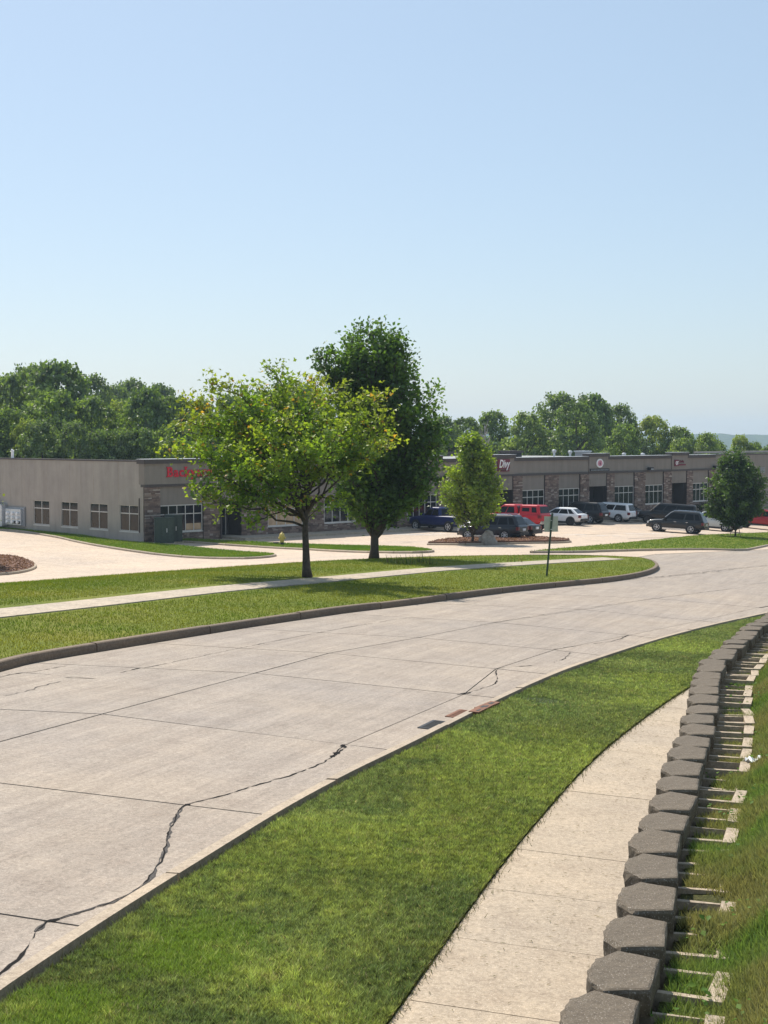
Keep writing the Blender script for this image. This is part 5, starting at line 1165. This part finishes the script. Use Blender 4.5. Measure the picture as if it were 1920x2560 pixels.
GL, GR = 'trees of the wood behind the side wall', 'trees of the wood behind the long roof'
FL = 'leafy tree standing in the close wood behind the side wall'; FR = 'leafy tree standing in the close wood behind the long facade roof'
for px, py, Y, wk, k, lab in [(25, 928, 150, .75, 0, 'tall tree at the left edge of the wood, level with the white roof pipe'), (75, 915, 158, .7, 3, 'pale feathery tree between the two tallest crowns of the left-hand wood'), (140, 902, 148, .85, 1, 'tallest broad crown of the left-hand wood, above the first side windows'),
    (235, 940, 170, .62, 3, 'narrow crown sticking up just right of the tallest left-hand crown'), (130, 975, 136, .85, 4, 'front tree with bright top below the tallest left-hand crown'), (228, 986, 138, .75, 0, 'front tree with rounded top above the third side window'),
    (330, 950, 215, .75, 3, 'bluish distant crown on the skyline above the building corner'), (400, 955, 222, .7, 0, 'bluish distant crown on the skyline next to the maple spikes'), (290, 965, 210, .6, 3, 'small hazy crown left of the bluish skyline crowns'), (365, 968, 140, .78, 1, 'dark front tree rising behind the building corner'),
    (300, 1004, 158, .62, 5, 'yellowish tree in the dip of the left-hand wood'), (35, 1022, 130, .75, 4, 'lower front tree by the white hooked roof pipe'), (70, 1050, 128, .6, 5, 'bright low tree leaning over the side wall roof'), (435, 985, 142, .7, 0, 'dark tree half hidden by the left leaves of the maple'), (500, 1000, 150, .7, 3, 'tree seen through the left gaps of the maple'),
    (580, 985, 165, .75, 4, 'tree showing between the two upper spikes of the maple'), (660, 975, 170, .75, 1, 'tree behind the top of the maple'), (730, 950, 175, .75, 0, 'crown peeping over the maple beside the tall dark tree'), (775, 970, 165, .7, 3, 'crown tucked between the maple and the tall dark tree')]:
    wood_tree(px, py, Y, wk, lab, GL, k)
for px, py, Y, wk, k, lab in [(1108, 1042, 190, .85, 3, 'pale crown just right of the tall dark tree'), (1165, 1040, 196, .8, 0, 'rounded crown above the small light green tree, left of the bare snag'), (1232, 1027, 200, .8, 4, 'rounded crown behind the grey bare snag'), (1318, 1030, 192, .85, 2, 'light green crown above the first facade windows'),
    (1398, 984, 198, .9, 3, 'left half of the biggest crown of the right-hand wood'), (1480, 984, 196, .85, 1, 'biggest crown of the right-hand wood, above the round sign'), (1440, 1000, 185, .8, 0, 'dark front tree below the biggest right-hand crown'), (1552, 1012, 200, .65, 3, 'narrow crown just right of the biggest right-hand crown'), (1560, 1058, 176, .75, 4, 'lower front tree above the facade right of the round sign'),
    (1632, 1040, 198, .75, 5, 'light crown above the small square dark sign'), (1700, 1066, 196, .8, 4, 'rounded tree at the falling end of the wood'), (1768, 1082, 190, .75, 2, 'last full tree of the wood before the gap to the hills'), (1850, 1088, 205, .55, 5, 'small thin tree in the gap in front of the blue hills'), (1885, 1105, 205, .6, 4, 'low tree right of the thin tree in the gap'), (1925, 1112, 200, .7, 2, 'low tree at the right edge beyond the roof'), (1075, 1060, 182, .7, 2, 'bushy crown half behind the tall dark tree')]:
    wood_tree(px, py, Y, wk, lab, GR, k)
for px in range(-60, 800, 52): wood_tree(px + random.uniform(-14, 14), random.uniform(1030, 1075), random.uniform(124, 138), .75, FL, 'filler trees of the wood behind the side wall')
for px in range(1080, 1800, 44): wood_tree(px + random.uniform(-12, 12), random.uniform(1082, 1112) + max(0, px-1600)*.06, random.uniform(190, 205) if px < 1700 else 198, .8, FR, 'filler trees of the wood behind the long facade')
b = at(1212, 1058, 185); r = empty('bare_tree', (b[0], 185, H(b[0], 185))); tag(r, 'grey leafless snag standing among the green crowns above the light green tree', 'tree'); h = b[2]-r.location.z
m = MB(); m.tube([(0, 0, 0), (.1, 0, h*.5), (0, 0, h)], [.3, .2, .04], 6).build('trunk', 'bark_dead', r)
for k in range(16):
    a = random.uniform(0, 6.28); z = h*random.uniform(.6, .92); L = random.uniform(.8, 1.5); MB().tube([(0, 0, z), (L*.5*math.cos(a), L*.4*math.sin(a), z+L*.5), (L*.8*math.cos(a), L*.7*math.sin(a), z+L*1.1)], [.09, .06, .02], 5).build('branch', 'bark_dead', r)

# ------------------------------------------------------------------ summer haze
hz = MB().box((-2600, -1600, -60), (3600, 3400, 40)).build('haze', None); tag(hz, kind='stuff')
t = bpy.data.materials.new('haze'); t.use_nodes = True; nn = t.node_tree.nodes; nn.remove(nn['Principled BSDF'])
v = nn.new('ShaderNodeVolumePrincipled'); v.inputs['Color'].default_value = (.62, .80, 1.0, 1); v.inputs['Density'].default_value = .00022; v.inputs['Anisotropy'].default_value = .3
t.node_tree.links.new(v.outputs[0], nn['Material Output'].inputs['Volume']); hz.data.materials.append(t)
print('leaves per tree', NT_)
